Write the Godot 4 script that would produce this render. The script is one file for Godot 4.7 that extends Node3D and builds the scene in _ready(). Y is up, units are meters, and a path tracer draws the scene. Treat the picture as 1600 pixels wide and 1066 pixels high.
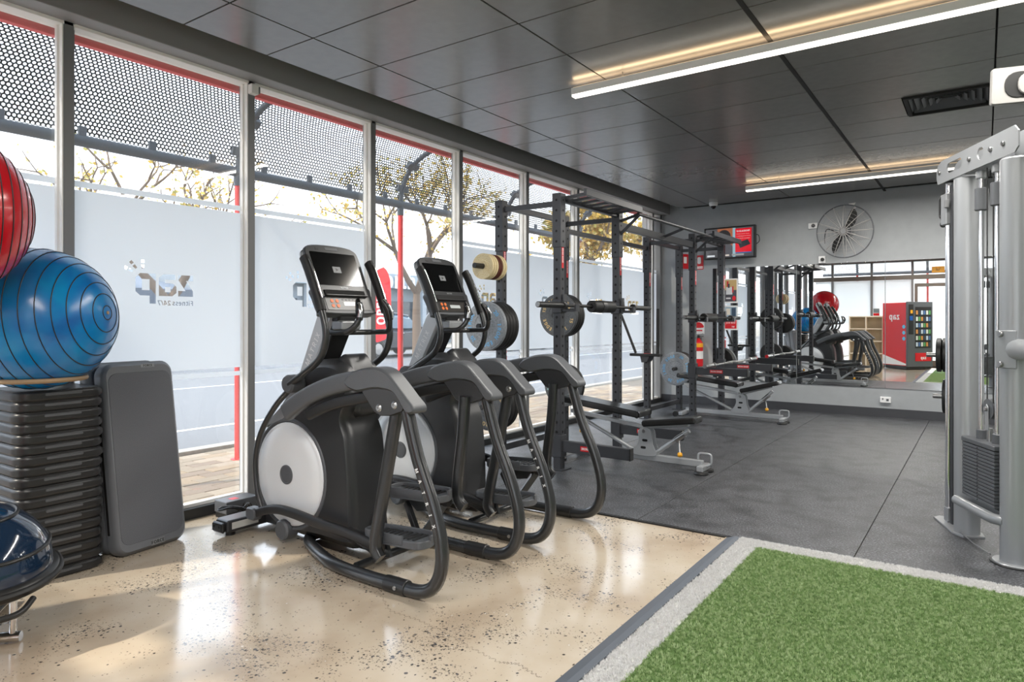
extends Node3D
# A gym: window wall on -x, mirror wall on -z, entrance glazing behind the camera on +z. Metres, y up.

const CEIL := 3.05
const WALL_X := -4.26        # inner face of the window frames
const BACK_Z := -10.3        # mirror wall
const FRONT_Z := 1.6         # entrance glazing
const RIGHT_X := 3.6
const MULLION_Z := [0.636, -0.532, -1.70, -2.868, -4.036, -5.213, -6.408, -7.578, -8.763, -9.967]

var M := {}
var used := {}
var rng := RandomNumberGenerator.new()


# ---------------------------------------------------------------- mesh builder
class MB:
	var v := PackedVector3Array()
	var n := PackedVector3Array()
	var uv := PackedVector2Array()
	var ix := PackedInt32Array()

	func vert(p: Vector3, nn: Vector3, t := Vector2.ZERO) -> int:
		v.push_back(p); n.push_back(nn); uv.push_back(t)
		return v.size() - 1

	func face(a: int, b: int, c: int) -> void:
		var g := (v[b] - v[a]).cross(v[c] - v[a])
		if g.dot(n[a] + n[b] + n[c]) > 0.0:
			ix.push_back(a); ix.push_back(c); ix.push_back(b)
		else:
			ix.push_back(a); ix.push_back(b); ix.push_back(c)

	func tri(a: Vector3, b: Vector3, c: Vector3, nn: Vector3) -> void:
		var i := vert(a, nn); vert(b, nn); vert(c, nn)
		face(i, i + 1, i + 2)

	func quad(a: Vector3, b: Vector3, c: Vector3, d: Vector3, nn: Vector3, ts := []) -> void:
		var q := [Vector2(0, 1), Vector2(1, 1), Vector2(1, 0), Vector2(0, 0)] if ts.is_empty() else ts
		var i := vert(a, nn, q[0]); vert(b, nn, q[1]); vert(c, nn, q[2]); vert(d, nn, q[3])
		face(i, i + 1, i + 2); face(i, i + 2, i + 3)

	# box with chamfered edges
	func box(c: Vector3, s: Vector3, bev := 0.0, b := Basis()) -> MB:
		var h := s * 0.5
		var e := minf(bev, minf(h.x, minf(h.y, h.z)) * 0.95)
		var ax := [Vector3.RIGHT, Vector3.UP, Vector3.BACK]
		for k in 3:
			var a: Vector3 = ax[k]; var u: Vector3 = ax[(k + 1) % 3]; var w: Vector3 = ax[(k + 2) % 3]
			var hu := h.dot(u) - e; var hw := h.dot(w) - e
			for sg in [-1.0, 1.0]:
				var o: Vector3 = a * (h.dot(a) * sg)
				quad(c + b * (o - u * hu - w * hw), c + b * (o + u * hu - w * hw), c + b * (o + u * hu + w * hw), c + b * (o - u * hu + w * hw), (b * (a * sg)).normalized())
			if e > 0.0:
				# edges along a
				var ha := h.dot(a) - e
				for su in [-1.0, 1.0]:
					for sw in [-1.0, 1.0]:
						var p: Vector3 = u * (h.dot(u) * su) + w * ((h.dot(w) - e) * sw)
						var q: Vector3 = u * ((h.dot(u) - e) * su) + w * (h.dot(w) * sw)
						var n1: Vector3 = (b * (u * su)).normalized(); var n2: Vector3 = (b * (w * sw)).normalized()
						var i := vert(c + b * (p - a * ha), n1); vert(c + b * (p + a * ha), n1); vert(c + b * (q + a * ha), n2); vert(c + b * (q - a * ha), n2)
						face(i, i + 1, i + 2); face(i, i + 2, i + 3)
		if e > 0.0:
			for sx in [-1.0, 1.0]:
				for sy in [-1.0, 1.0]:
					for sz in [-1.0, 1.0]:
						var i := vert(c + b * Vector3(h.x * sx, (h.y - e) * sy, (h.z - e) * sz), b * Vector3(sx, 0, 0))
						vert(c + b * Vector3((h.x - e) * sx, h.y * sy, (h.z - e) * sz), b * Vector3(0, sy, 0))
						vert(c + b * Vector3((h.x - e) * sx, (h.y - e) * sy, h.z * sz), b * Vector3(0, 0, sz))
						face(i, i + 1, i + 2)
		return self

	# a profile carried along a path. nor: the constant axis that the profile's x follows (planar paths); ZERO: parallel transport
	func sweep(pts: Array, prof: Array, nor := Vector3.ZERO, smooth := true, caps := true, scale := []) -> MB:
		var m := pts.size(); var k := prof.size()
		var A := Vector3.ZERO
		var rings := []
		for i in m:
			var t: Vector3 = ((pts[mini(i + 1, m - 1)] - pts[maxi(i - 1, 0)]) as Vector3).normalized()
			var B: Vector3
			if nor != Vector3.ZERO:
				A = nor; B = nor.cross(t).normalized()
			else:
				if i == 0:
					A = t.cross(Vector3.UP if absf(t.y) < 0.9 else Vector3.RIGHT).normalized()
				else:
					A = (A - t * A.dot(t)).normalized()
				B = A.cross(t).normalized()
			rings.append([A, B, t])
		var pn := []   # 2D normals of the profile edges
		var area := 0.0
		for j in k:
			var p: Vector2 = prof[j]; var q: Vector2 = prof[(j + 1) % k]
			area += p.cross(q)
		for j in k:
			var p: Vector2 = prof[j]; var q: Vector2 = prof[(j + 1) % k]
			var d := (q - p).normalized()
			pn.append(Vector2(d.y, -d.x) * (1.0 if area > 0 else -1.0))
		for j in k:
			var j2 := (j + 1) % k
			var n1: Vector2 = pn[j]; var n2: Vector2 = pn[j]
			if smooth:
				n1 = ((pn[(j + k - 1) % k] as Vector2) + pn[j]).normalized(); n2 = ((pn[j2] as Vector2) + pn[j]).normalized()
			var base := v.size()
			for i in m:
				var s: float = scale[i] if scale.size() else 1.0
				var r: Array = rings[i]
				var p: Vector2 = prof[j] * s; var q: Vector2 = prof[j2] * s
				vert(pts[i] + r[0] * p.x + r[1] * p.y, r[0] * n1.x + r[1] * n1.y, Vector2(float(j) / k, float(i) / m))
				vert(pts[i] + r[0] * q.x + r[1] * q.y, r[0] * n2.x + r[1] * n2.y, Vector2(float(j + 1) / k, float(i) / m))
			for i in m - 1:
				var a := base + i * 2
				face(a, a + 1, a + 3); face(a, a + 3, a + 2)
		if caps:
			var poly := PackedVector2Array(prof)
			var tr := Geometry2D.triangulate_polygon(poly)
			for e in [0, m - 1]:
				var r: Array = rings[e]
				var s: float = scale[e] if scale.size() else 1.0
				var nn: Vector3 = -r[2] if e == 0 else r[2]
				var base := v.size()
				for p in prof:
					vert(pts[e] + (r[0] * p.x + r[1] * p.y) * s, nn)
				for q in range(0, tr.size(), 3):
					face(base + tr[q], base + tr[q + 1], base + tr[q + 2])
		return self

	func tube(pts: Array, r: float, sides := 12, caps := true, scale := []) -> MB:
		var pr := []
		for i in sides:
			pr.append(Vector2(cos(TAU * i / sides), sin(TAU * i / sides)) * r)
		return sweep(pts, pr, Vector3.ZERO, true, caps, scale)

	# profile: Array of Vector2(radius, along); axis y of xf. hard: normals per segment
	func lathe(prof: Array, segs := 24, xf := Transform3D(), hard := true) -> MB:
		var m := prof.size()
		for i in m - 1:
			var p: Vector2 = prof[i]; var q: Vector2 = prof[i + 1]
			if p.is_equal_approx(q):
				continue
			var nd := func(a: Vector2, b: Vector2): var d := (b - a).normalized(); return Vector2(d.y, -d.x)
			var n1: Vector2 = nd.call(p, q); var n2: Vector2 = n1
			if not hard:
				if i > 0: n1 = (n1 + nd.call(prof[i - 1], p)).normalized()
				if i < m - 2: n2 = (n2 + nd.call(q, prof[i + 2])).normalized()
			var base := v.size()
			for s in segs + 1:
				var c := cos(TAU * s / segs); var d := sin(TAU * s / segs)
				vert(xf * Vector3(p.x * c, p.y, p.x * d), (xf.basis * Vector3(n1.x * c, n1.y, n1.x * d)).normalized(), Vector2(float(s) / segs, float(i) / (m - 1)))
				vert(xf * Vector3(q.x * c, q.y, q.x * d), (xf.basis * Vector3(n2.x * c, n2.y, n2.x * d)).normalized(), Vector2(float(s) / segs, float(i + 1) / (m - 1)))
			for s in segs:
				var a := base + s * 2
				face(a, a + 1, a + 3); face(a, a + 3, a + 2)
		return self

	func cyl(a: Vector3, b: Vector3, r: float, sides := 16, bev := 0.0) -> MB:
		var y := (b - a).normalized()
		var x := y.cross(Vector3.UP if absf(y.y) < 0.9 else Vector3.RIGHT).normalized()
		var l := a.distance_to(b)
		var pr := [Vector2(0, 0), Vector2(r - bev, 0), Vector2(r, bev), Vector2(r, l - bev), Vector2(r - bev, l), Vector2(0, l)]
		return lathe(pr, sides, Transform3D(Basis(x, y, x.cross(y)), a))

	# polygon in the xf's xy plane, from z0 to z1, with chamfered rims
	func prism(poly: Array, z0: float, z1: float, xf := Transform3D(), bev := 0.0, smooth := false) -> MB:
		var k := poly.size()
		var area := 0.0
		for j in k:
			area += (poly[j] as Vector2).cross(poly[(j + 1) % k])
		var P := poly.duplicate()
		if area < 0: P.reverse()
		var ins := []
		var en := []
		for j in k:
			var d: Vector2 = ((P[(j + 1) % k] as Vector2) - P[j]).normalized()
			en.append(Vector2(d.y, -d.x))
		for j in k:
			var a: Vector2 = en[(j + k - 1) % k]; var b: Vector2 = en[j]
			var mid := (a + b).normalized()
			ins.append((P[j] as Vector2) - mid * (bev / maxf(0.35, mid.dot(b))))
		var tr := Geometry2D.triangulate_polygon(PackedVector2Array(ins))
		if tr.is_empty():
			tr = Geometry2D.triangulate_polygon(PackedVector2Array(P))
		for e in [[z0, -1.0], [z1, 1.0]]:
			var nn: Vector3 = (xf.basis * Vector3(0, 0, e[1])).normalized()
			var base := v.size()
			for p in ins:
				vert(xf * Vector3(p.x, p.y, e[0]), nn, p)
			for q in range(0, tr.size(), 3):
				face(base + tr[q], base + tr[q + 1], base + tr[q + 2])
		var zs := [z0, z0 + bev, z1 - bev, z1]
		for j in k:
			var j2 := (j + 1) % k
			var n1: Vector2 = en[j]; var n2: Vector2 = en[j]
			if smooth:
				n1 = ((en[(j + k - 1) % k] as Vector2) + en[j]).normalized(); n2 = ((en[j2] as Vector2) + en[j]).normalized()
			for l in ([0, 1, 2] if bev > 0 else [1]):
				var pa: Vector2 = ins[j] if l == 0 else P[j]; var pb: Vector2 = ins[j2] if l == 0 else P[j2]
				var qa: Vector2 = ins[j] if l == 2 else P[j]; var qb: Vector2 = ins[j2] if l == 2 else P[j2]
				var zl: float = [-0.8, 0.0, 0.0][l]; var zh: float = [0.0, 0.0, 0.8][l]
				var i := vert(xf * Vector3(pa.x, pa.y, zs[l]), (xf.basis * Vector3(n1.x, n1.y, zl)).normalized())
				vert(xf * Vector3(pb.x, pb.y, zs[l]), (xf.basis * Vector3(n2.x, n2.y, zl)).normalized())
				vert(xf * Vector3(qb.x, qb.y, zs[l + 1]), (xf.basis * Vector3(n2.x, n2.y, zh)).normalized())
				vert(xf * Vector3(qa.x, qa.y, zs[l + 1]), (xf.basis * Vector3(n1.x, n1.y, zh)).normalized())
				face(i, i + 1, i + 2); face(i, i + 2, i + 3)
		return self

	func ball(c: Vector3, r: Vector3, segs := 32, b := Basis()) -> MB:
		var rows := segs / 2
		var base := v.size()
		for i in rows + 1:
			var ph := PI * i / rows
			for s in segs + 1:
				var th := TAU * s / segs
				var d := Vector3(sin(ph) * cos(th), cos(ph), sin(ph) * sin(th))
				vert(c + b * (d * r), (b * (d / r)).normalized(), Vector2(float(s) / segs, float(i) / rows))
		for i in rows:
			for s in segs:
				var a := base + i * (segs + 1) + s
				face(a, a + 1, a + segs + 2); face(a, a + segs + 2, a + segs + 1)
		return self

	func ring(c: Vector3, nrm: Vector3, rad: float, r: float, segs := 32, sides := 8) -> MB:
		var y := nrm.normalized()
		var x := y.cross(Vector3.UP if absf(y.y) < 0.9 else Vector3.RIGHT).normalized()
		var pr := []
		for i in sides + 1:
			pr.append(Vector2(rad + r * cos(TAU * i / sides), r * sin(TAU * i / sides)))
		return lathe(pr, segs, Transform3D(Basis(x, y, x.cross(y)), c), false)

	func add(mesh: Mesh, xf: Transform3D) -> MB:
		for sfc in mesh.get_surface_count():
			var a := mesh.surface_get_arrays(sfc)
			var base := v.size()
			var av: PackedVector3Array = a[Mesh.ARRAY_VERTEX]; var an: PackedVector3Array = a[Mesh.ARRAY_NORMAL]
			for i in av.size():
				vert(xf * av[i], (xf.basis * an[i]).normalized())
			if a[Mesh.ARRAY_INDEX] != null:
				for i in a[Mesh.ARRAY_INDEX]:
					ix.push_back(base + i)
			else:
				for i in av.size():
					ix.push_back(base + i)
		return self

	func mesh() -> ArrayMesh:
		var a := []
		a.resize(Mesh.ARRAY_MAX)
		a[Mesh.ARRAY_VERTEX] = v; a[Mesh.ARRAY_NORMAL] = n; a[Mesh.ARRAY_TEX_UV] = uv; a[Mesh.ARRAY_INDEX] = ix
		var m := ArrayMesh.new()
		m.add_surface_from_arrays(Mesh.PRIMITIVE_TRIANGLES, a)
		return m


# ---------------------------------------------------------------- scene helpers
func numbered(called: String) -> String:
	var k: int = used.get(called, 0)
	used[called] = k + 1
	return called if k == 0 else "%s_%03d" % [called, k]

func thing(called: String, label: String, category: String, at := Vector3.ZERO, group := "", turn := 0.0) -> Node3D:
	var o := Node3D.new()
	o.name = numbered(called)
	add_child(o)
	o.position = at; o.rotation.y = turn
	o.set_meta("label", label); o.set_meta("category", category)
	if group: o.set_meta("group", group)
	return o

func setting(called: String, label := "") -> Node3D:
	var o := Node3D.new()
	o.name = called
	add_child(o)
	o.set_meta("kind", "structure")
	o.set_meta("category", called.split("_")[0])
	if label: o.set_meta("label", label)
	return o

func put(parent: Node, called: String, what, m: Material, label := "") -> MeshInstance3D:
	var o := MeshInstance3D.new()
	o.name = called
	o.mesh = what.mesh() if what is MB else what
	o.material_override = m
	parent.add_child(o, true)
	if label: o.set_meta("label", label)
	return o

func again(o: Node3D, at: Vector3, label := "", group := "", turn := 0.0) -> Node3D:
	var base := String(o.name).rstrip("0123456789").rstrip("_")
	var c := o.duplicate()
	c.name = numbered(base)
	add_child(c)
	c.position = at; c.rotation.y = turn
	if label: c.set_meta("label", label)
	if group: c.set_meta("group", group)
	return c

func V(x: float, y: float, z: float) -> Vector3:
	return Vector3(x, y, z)

# rounds the corners of a path
func fillet(pts: Array, r: float, steps := 5) -> Array:
	var out := [pts[0]]
	for i in range(1, pts.size() - 1):
		var p: Vector3 = pts[i]; var a: Vector3 = pts[i - 1] - p; var b: Vector3 = pts[i + 1] - p
		var l := minf(r, minf(a.length(), b.length()) * 0.45)
		var s: Vector3 = p + a.normalized() * l; var e: Vector3 = p + b.normalized() * l
		for k in steps + 1:
			var t := float(k) / steps
			out.append(s.lerp(p, t).lerp(p.lerp(e, t), t))
	out.append(pts[-1])
	return out

# a smooth curve through the points
func curve(pts: Array, n := 5) -> Array:
	var out := []
	for i in pts.size() - 1:
		var a: Vector3 = pts[maxi(i - 1, 0)]; var b: Vector3 = pts[i]; var c: Vector3 = pts[i + 1]; var d: Vector3 = pts[mini(i + 2, pts.size() - 1)]
		for k in n:
			out.append(b.cubic_interpolate(c, a, d, float(k) / n))
	out.append(pts[-1])
	return out

func curve2(pts: Array, n := 4) -> Array:
	var out := []
	var k := pts.size()
	for i in k:
		for j in n:
			out.append((pts[i] as Vector2).cubic_interpolate(pts[(i + 1) % k], pts[(i + k - 1) % k], pts[(i + 2) % k], float(j) / n))
	return out

func rrect(w: float, h: float, r: float, n := 4) -> Array:
	var out := []
	for c in [[w / 2 - r, h / 2 - r, 0.0], [-w / 2 + r, h / 2 - r, PI / 2], [-w / 2 + r, -h / 2 + r, PI], [w / 2 - r, -h / 2 + r, PI * 1.5]]:
		for k in n + 1:
			var a: float = c[2] + PI / 2 * k / n
			out.append(Vector2(c[0] + r * cos(a), c[1] + r * sin(a)))
	return out

func circle2(c: Vector2, r: float, n := 24) -> Array:
	var out := []
	for i in n:
		out.append(c + Vector2(cos(TAU * i / n), sin(TAU * i / n)) * r)
	return out

func letters(s: String, h: float, depth := 0.002, bold := false) -> TextMesh:
	var t := TextMesh.new()
	var f := SystemFont.new()
	f.font_names = PackedStringArray(["Droid Sans"])
	if bold: f.font_weight = 700
	t.font = f
	t.text = s
	t.font_size = 32
	t.pixel_size = h / 24.0
	t.depth = depth
	t.curve_step = 2.0
	return t

func mat(c: Color, rough := 0.5, metal := 0.0, more := {}) -> StandardMaterial3D:
	var m := StandardMaterial3D.new()
	m.albedo_color = c
	m.roughness = rough
	m.metallic = metal
	for k in more:
		m.set(k, more[k])
	return m

func grey(v: float) -> Color:
	return Color(v, v, v)

func noise(freq: float, seed_ := 1, oct := 4) -> FastNoiseLite:
	var f := FastNoiseLite.new()
	f.seed = seed_; f.frequency = freq; f.fractal_octaves = oct
	f.noise_type = FastNoiseLite.TYPE_SIMPLEX_SMOOTH
	return f

func ntex(size: int, freq: float, cols: Array, seed_ := 1, oct := 4, normal := false, bump := 4.0) -> NoiseTexture2D:
	var t := NoiseTexture2D.new()
	t.width = size; t.height = size
	t.seamless = true
	t.noise = noise(freq, seed_, oct)
	if normal:
		t.as_normal_map = true; t.bump_strength = bump
	else:
		var g := Gradient.new()
		var offs := PackedFloat32Array(); var cc := PackedColorArray()
		for i in cols.size():
			offs.push_back(float(i) / maxi(1, cols.size() - 1)); cc.push_back(cols[i])
		g.offsets = offs; g.colors = cc
		t.color_ramp = g
	return t

func tri_tex(m: StandardMaterial3D, t: Texture2D, scale: float, world := true) -> StandardMaterial3D:
	m.albedo_texture = t
	m.uv1_triplanar = true
	m.uv1_world_triplanar = world
	m.uv1_scale = Vector3.ONE * scale
	return m


func _ready() -> void:
	rng.seed = 7
	# camera: level, lens shifted a little downwards
	var cam := Camera3D.new()
	cam.name = "camera"
	cam.projection = Camera3D.PROJECTION_FRUSTUM
	cam.keep_aspect = Camera3D.KEEP_HEIGHT
	cam.near = 0.05; cam.far = 400.0
	cam.size = 0.05 * 1066.0 / 1055.0
	cam.frustum_offset = Vector2(0.0, -31.0 / 1055.0 * 0.05)
	cam.position = Vector3(0, 1.3, 0)
	cam.rotation.y = atan(738.0 / 1055.0)
	add_child(cam)
	cam.current = true
	# sky and sun: bright thin cloud
	var env := Environment.new()
	env.background_mode = Environment.BG_SKY
	var sky := Sky.new()
	var sm := ProceduralSkyMaterial.new()
	sm.sky_top_color = Color(0.80, 0.87, 0.95)
	sm.sky_horizon_color = Color(0.97, 0.98, 0.99)
	sm.sky_curve = 0.25
	sm.ground_bottom_color = Color(0.45, 0.44, 0.42)
	sm.ground_horizon_color = Color(0.75, 0.75, 0.74)
	sm.sun_angle_max = 1.0
	sky.sky_material = sm
	env.sky = sky
	env.background_energy_multiplier = 1.45
	env.tonemap_mode = Environment.TONE_MAPPER_LINEAR
	env.tonemap_exposure = 3.0
	env.sdfgi_enabled = true; env.ssao_enabled = true; env.ssil_enabled = true
	var we := WorldEnvironment.new()
	we.name = "world_environment"
	we.environment = env
	add_child(we)
	var sun := DirectionalLight3D.new()
	sun.name = "sun"
	sun.light_color = Color(1.0, 0.96, 0.89)
	sun.light_energy = 0.6
	sun.light_angular_distance = 1.2
	sun.shadow_enabled = true
	add_child(sun)
	sun.look_at_from_position(Vector3.ZERO, Vector3(0.310, -0.656, -0.688), Vector3.UP)

	materials()
	shell()
	window_wall()
	ceiling_and_lights()
	floors()
	mirror_wall()
	entrance()
	outdoors()
	elliptical_trainers()
	racks()
	plates_and_bars()
	benches()
	cable_tower()
	stretch_corner()
	wall_things()


func materials() -> void:
	M.black = mat(grey(0.125), 0.38)
	M.black_gloss = mat(grey(0.07), 0.18)
	M.tube = mat(Color(0.165, 0.17, 0.175), 0.28, 0.0, {"clearcoat_enabled": true, "clearcoat": 0.3, "clearcoat_roughness": 0.2})
	M.charcoal = tri_tex(mat(Color(0.36, 0.37, 0.385), 0.40), ntex(256, 0.12, [grey(0.86), grey(1.0)], 3), 6.0, false)
	M.dark_plastic = mat(Color(0.20, 0.203, 0.21), 0.33)
	M.grip = mat(grey(0.10), 0.55)
	M.silver = mat(Color(0.585, 0.595, 0.605), 0.36, 0.3, {"clearcoat_enabled": true, "clearcoat": 0.4, "clearcoat_roughness": 0.15})
	M.disc = mat(Color(0.90, 0.91, 0.92), 0.32, 0.05)
	M.mast = mat(Color(0.74, 0.755, 0.77), 0.34, 0.15)
	M.chrome = mat(grey(0.85), 0.12, 1.0)
	M.steel = mat(grey(0.62), 0.28, 0.9)
	M.screen = mat(Color(0.035, 0.038, 0.042), 0.10)
	M.red = mat(Color(0.80, 0.07, 0.12), 0.4)
	M.white = mat(grey(0.92), 0.45)
	M.rack = tri_tex(mat(Color(0.25, 0.255, 0.27), 0.40, 0.15), ntex(256, 0.2, [grey(0.88), grey(1.0)], 5), 5.0, false)
	M.hole = mat(grey(0.03), 0.8)
	M.rubber_black = mat(grey(0.11), 0.5)
	M.plate_sheen = tri_tex(mat(Color(0.56, 0.58, 0.60), 0.42), ntex(256, 0.05, [grey(0.75), grey(0.95), grey(1.0)], 8), 3.0, false)  # black rubber face greyed: the window sheen is painted into the colour
	M.plate_dark = tri_tex(mat(Color(0.34, 0.35, 0.36), 0.40), ntex(256, 0.05, [grey(0.75), grey(0.95), grey(1.0)], 8), 3.0, false)
	M.blue_ink = mat(Color(0.42, 0.68, 0.86), 0.5)
	M.gold_ink = mat(Color(0.85, 0.73, 0.50), 0.5)
	M.bench_pad = mat(grey(0.085), 0.30, 0.0, {"clearcoat_enabled": true, "clearcoat": 0.3, "clearcoat_roughness": 0.25})
	M.bench_frame = mat(Color(0.70, 0.71, 0.72), 0.30, 0.45)
	M.yellow = mat(Color(0.93, 0.66, 0.10), 0.4)
	M.frame = mat(Color(0.47, 0.475, 0.48), 0.45, 0.0)
	M.frame_white = mat(Color(0.95, 0.945, 0.93), 0.4)
	M.sill = mat(Color(0.20, 0.205, 0.21), 0.40, 0.2)
	M.glass = mat(Color(0.93, 0.97, 0.98, 0.05), 0.02, 0.0, {"transparency": BaseMaterial3D.TRANSPARENCY_ALPHA})
	var blank := Image.create(4, 4, false, Image.FORMAT_RGB8)
	blank.fill(Color(1, 1, 1))
	M.film = mat(Color(0.88, 0.90, 0.915), 0.7, 0.0, {"albedo_texture": ImageTexture.create_from_image(blank), "backlight_enabled": true, "backlight": Color(1.0, 1.0, 1.0)})
	M.wall = tri_tex(mat(Color(0.635, 0.65, 0.66), 0.60), ntex(256, 0.03, [grey(0.96), grey(1.0)], 11), 0.7)
	M.soffit = mat(Color(0.57, 0.57, 0.57), 0.55)
	M.tile = tri_tex(mat(Color(0.44, 0.435, 0.43), 0.25, 0.0, {"metallic_specular": 0.75}), ntex(512, 0.03, [grey(0.95), grey(1.0)], 13), 0.6)
	M.ceiling_dark = mat(grey(0.10), 0.8)
	M.mirror = mat(Color(0.95, 0.96, 0.96), 0.0, 1.0)
	M.skirting = mat(Color(0.24, 0.245, 0.26), 0.35)
	M.tan = mat(Color(0.62, 0.52, 0.40), 0.6)
	M.wood = mat(Color(0.93, 0.88, 0.79), 0.5)
	M.galv = mat(Color(0.34, 0.36, 0.39), 0.5, 0.2)
	M.sheet = mat(Color(0.33, 0.35, 0.39), 0.5, 0.2)
	M.red_post = mat(Color(0.86, 0.16, 0.15), 0.45)


func bar(a: Vector3, b: Vector3, w: float, h: float, bev := 0.003, up := Vector3.UP) -> MB:
	# a straight box bar from a to b
	var z := (b - a).normalized()
	var u := up
	if absf(z.dot(u)) > 0.98: u = Vector3.RIGHT
	var x := u.cross(z).normalized()
	return MB.new().box((a + b) * 0.5, Vector3(w, h, a.distance_to(b)), bev, Basis(x, z.cross(x), z))


# ---------------------------------------------------------------- room shell
func shell() -> void:
	var w := setting("wall_back", "grey painted wall with the mirrors")
	put(w, "wall_panel", MB.new().box(V(-0.4, 1.65, BACK_Z - 0.1), V(8.4, 3.3, 0.2)), M.wall)
	var r := setting("wall_right", "grey painted side wall")
	put(r, "wall_panel", MB.new().box(V(RIGHT_X + 0.1, 1.65, -4.35), V(0.2, 3.3, 12.1)), M.wall)
	var b := setting("baseboard_back", "dark vinyl skirting under the mirrors")
	put(b, "skirting", MB.new().box(V(-0.35, 0.065, BACK_Z + 0.006), V(7.9, 0.13, 0.012), 0.004), M.skirting)


func window_wall() -> void:
	var w := setting("wall_left", "aluminium window wall")
	var z0 := FRONT_Z; var z1 := BACK_Z
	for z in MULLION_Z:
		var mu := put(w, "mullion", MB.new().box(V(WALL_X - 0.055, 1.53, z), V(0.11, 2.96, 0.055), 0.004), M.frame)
		put(mu, "daylit_edge", MB.new().box(V(WALL_X - 0.045, 1.53, z + 0.031), V(0.085, 2.95, 0.008), 0.002), M.frame_white)  # pale strip: daylight on the mullion side, put into the colour
	put(w, "mullion", MB.new().box(V(WALL_X - 0.055, 1.53, BACK_Z + 0.03), V(0.11, 2.96, 0.06), 0.004), M.frame)
	put(w, "head_frame", MB.new().box(V(WALL_X - 0.055, 3.02, (z0 + z1) / 2), V(0.11, 0.08, z0 - z1), 0.004), M.frame_white)
	put(w, "sill", MB.new().box(V(WALL_X - 0.055, 0.035, (z0 + z1) / 2), V(0.12, 0.07, z0 - z1), 0.004), M.sill)
	put(w, "sill_bead", MB.new().box(V(WALL_X - 0.06, 0.08, (z0 + z1) / 2), V(0.05, 0.025, z0 - z1), 0.004), M.frame_white)
	# box over the third mullion, an alarm sensor
	var s := thing("alarm_sensor", "small white sensor box on top of a window mullion", "sensor", V(WALL_X + 0.0, 2.94, -2.868))
	put(s, "housing", MB.new().box(V(0.02, 0, 0), V(0.05, 0.07, 0.06), 0.006), M.frame_white)
	put(s, "lens", MB.new().box(V(0.03, 0.0, -0.036), V(0.025, 0.05, 0.012), 0.003), M.frame)
	var t := setting("trim_1", "dark grey bulkhead above the window wall")
	put(t, "bulkhead", MB.new().box(V(-4.26, 3.15, (z0 + z1) / 2), V(0.28, 0.30, z0 - z1), 0.006), M.soffit)
	# panes with frosted film
	var zz := [FRONT_Z] + MULLION_Z + [BACK_Z]
	var logo := logo_texture()
	var film_logo: StandardMaterial3D = M.film.duplicate()
	film_logo.albedo_texture = logo
	film_logo.transparency = BaseMaterial3D.TRANSPARENCY_ALPHA_SCISSOR
	film_logo.alpha_scissor_threshold = 0.5
	var gx := WALL_X - 0.075
	for i in zz.size() - 1:
		var a: float = zz[i] - 0.03; var b: float = zz[i + 1] + 0.03
		var c := (a + b) / 2
		var o := setting("window_%d" % (i + 1), "frosted shopfront window pane" if not i in [1, 5] else "clear shopfront window pane")
		put(o, "pane", MB.new().box(V(gx, 1.53, c), V(0.008, 2.92, a - b)), M.glass)
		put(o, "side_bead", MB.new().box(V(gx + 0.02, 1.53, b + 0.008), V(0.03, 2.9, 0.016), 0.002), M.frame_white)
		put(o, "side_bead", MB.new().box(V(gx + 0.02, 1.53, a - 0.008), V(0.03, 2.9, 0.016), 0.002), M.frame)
		if i in [1, 5]:
			continue
		var fx := gx + 0.007
		var lw := 0.25; var l0 := 1.36; var l1 := 1.72
		var f := MB.new()
		var sheet := func(mb: MB, y0: float, y1: float, za: float, zb: float):
			mb.quad(V(fx, y0, zb), V(fx, y0, za), V(fx, y1, za), V(fx, y1, zb), Vector3.RIGHT)
		sheet.call(f, 0.975, l0, a, b)
		sheet.call(f, l1, 2.065, a, b)
		var full: bool = a - b < 0.8
		if full:
			sheet.call(f, l0, l1, a, b)
		else:
			sheet.call(f, l0, l1, a, c + lw)
			sheet.call(f, l0, l1, c - lw, b)
			var lg := MB.new()
			# u runs towards +z: reads right from the street
			lg.quad(V(fx, l0, c - lw), V(fx, l0, c + lw), V(fx, l1, c + lw), V(fx, l1, c - lw), Vector3.RIGHT)
			put(o, "logo_film", lg, film_logo, "frosted film with a cut-out zap Fitness 24/7 sign")
		put(o, "film", f, M.film, "frosted film")
		for y in [[2.082, 2.118], [0.917, 0.947]]:
			var st := MB.new()
			sheet.call(st, y[0], y[1], a, b)
			put(o, "film_stripe", st, M.film, "thin frosted stripe")


func raster_text(img: Image, s: String, x: float, y: float, h: float, w: float, col: Color) -> void:
	# fills the outlines of a text into an image; x, y: left and base line, h: cap height in pixels, w: stretch to this width (0: natural)
	var t := letters(s, 24.0, 0.0, true)
	var a := t.get_mesh_arrays()
	var p: PackedVector3Array = a[Mesh.ARRAY_VERTEX]
	var ixs = a[Mesh.ARRAY_INDEX]
	if ixs == null: ixs = PackedInt32Array(range(p.size()))
	var lo := Vector2(1e9, 1e9); var hi := -lo
	for q in p:
		lo = lo.min(Vector2(q.x, q.y)); hi = hi.max(Vector2(q.x, q.y))
	var sy := h / maxf(1.0, hi.y - lo.y); var sx := sy if w <= 0 else w / maxf(1.0, hi.x - lo.x)
	for k in range(0, ixs.size(), 3):
		var P := []
		for j in 3:
			var q := p[ixs[k + j]]
			P.append(Vector2(x + (q.x - lo.x) * sx, y - (q.y - lo.y) * sy))
		fill_tri(img, P[0], P[1], P[2], col)

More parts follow.
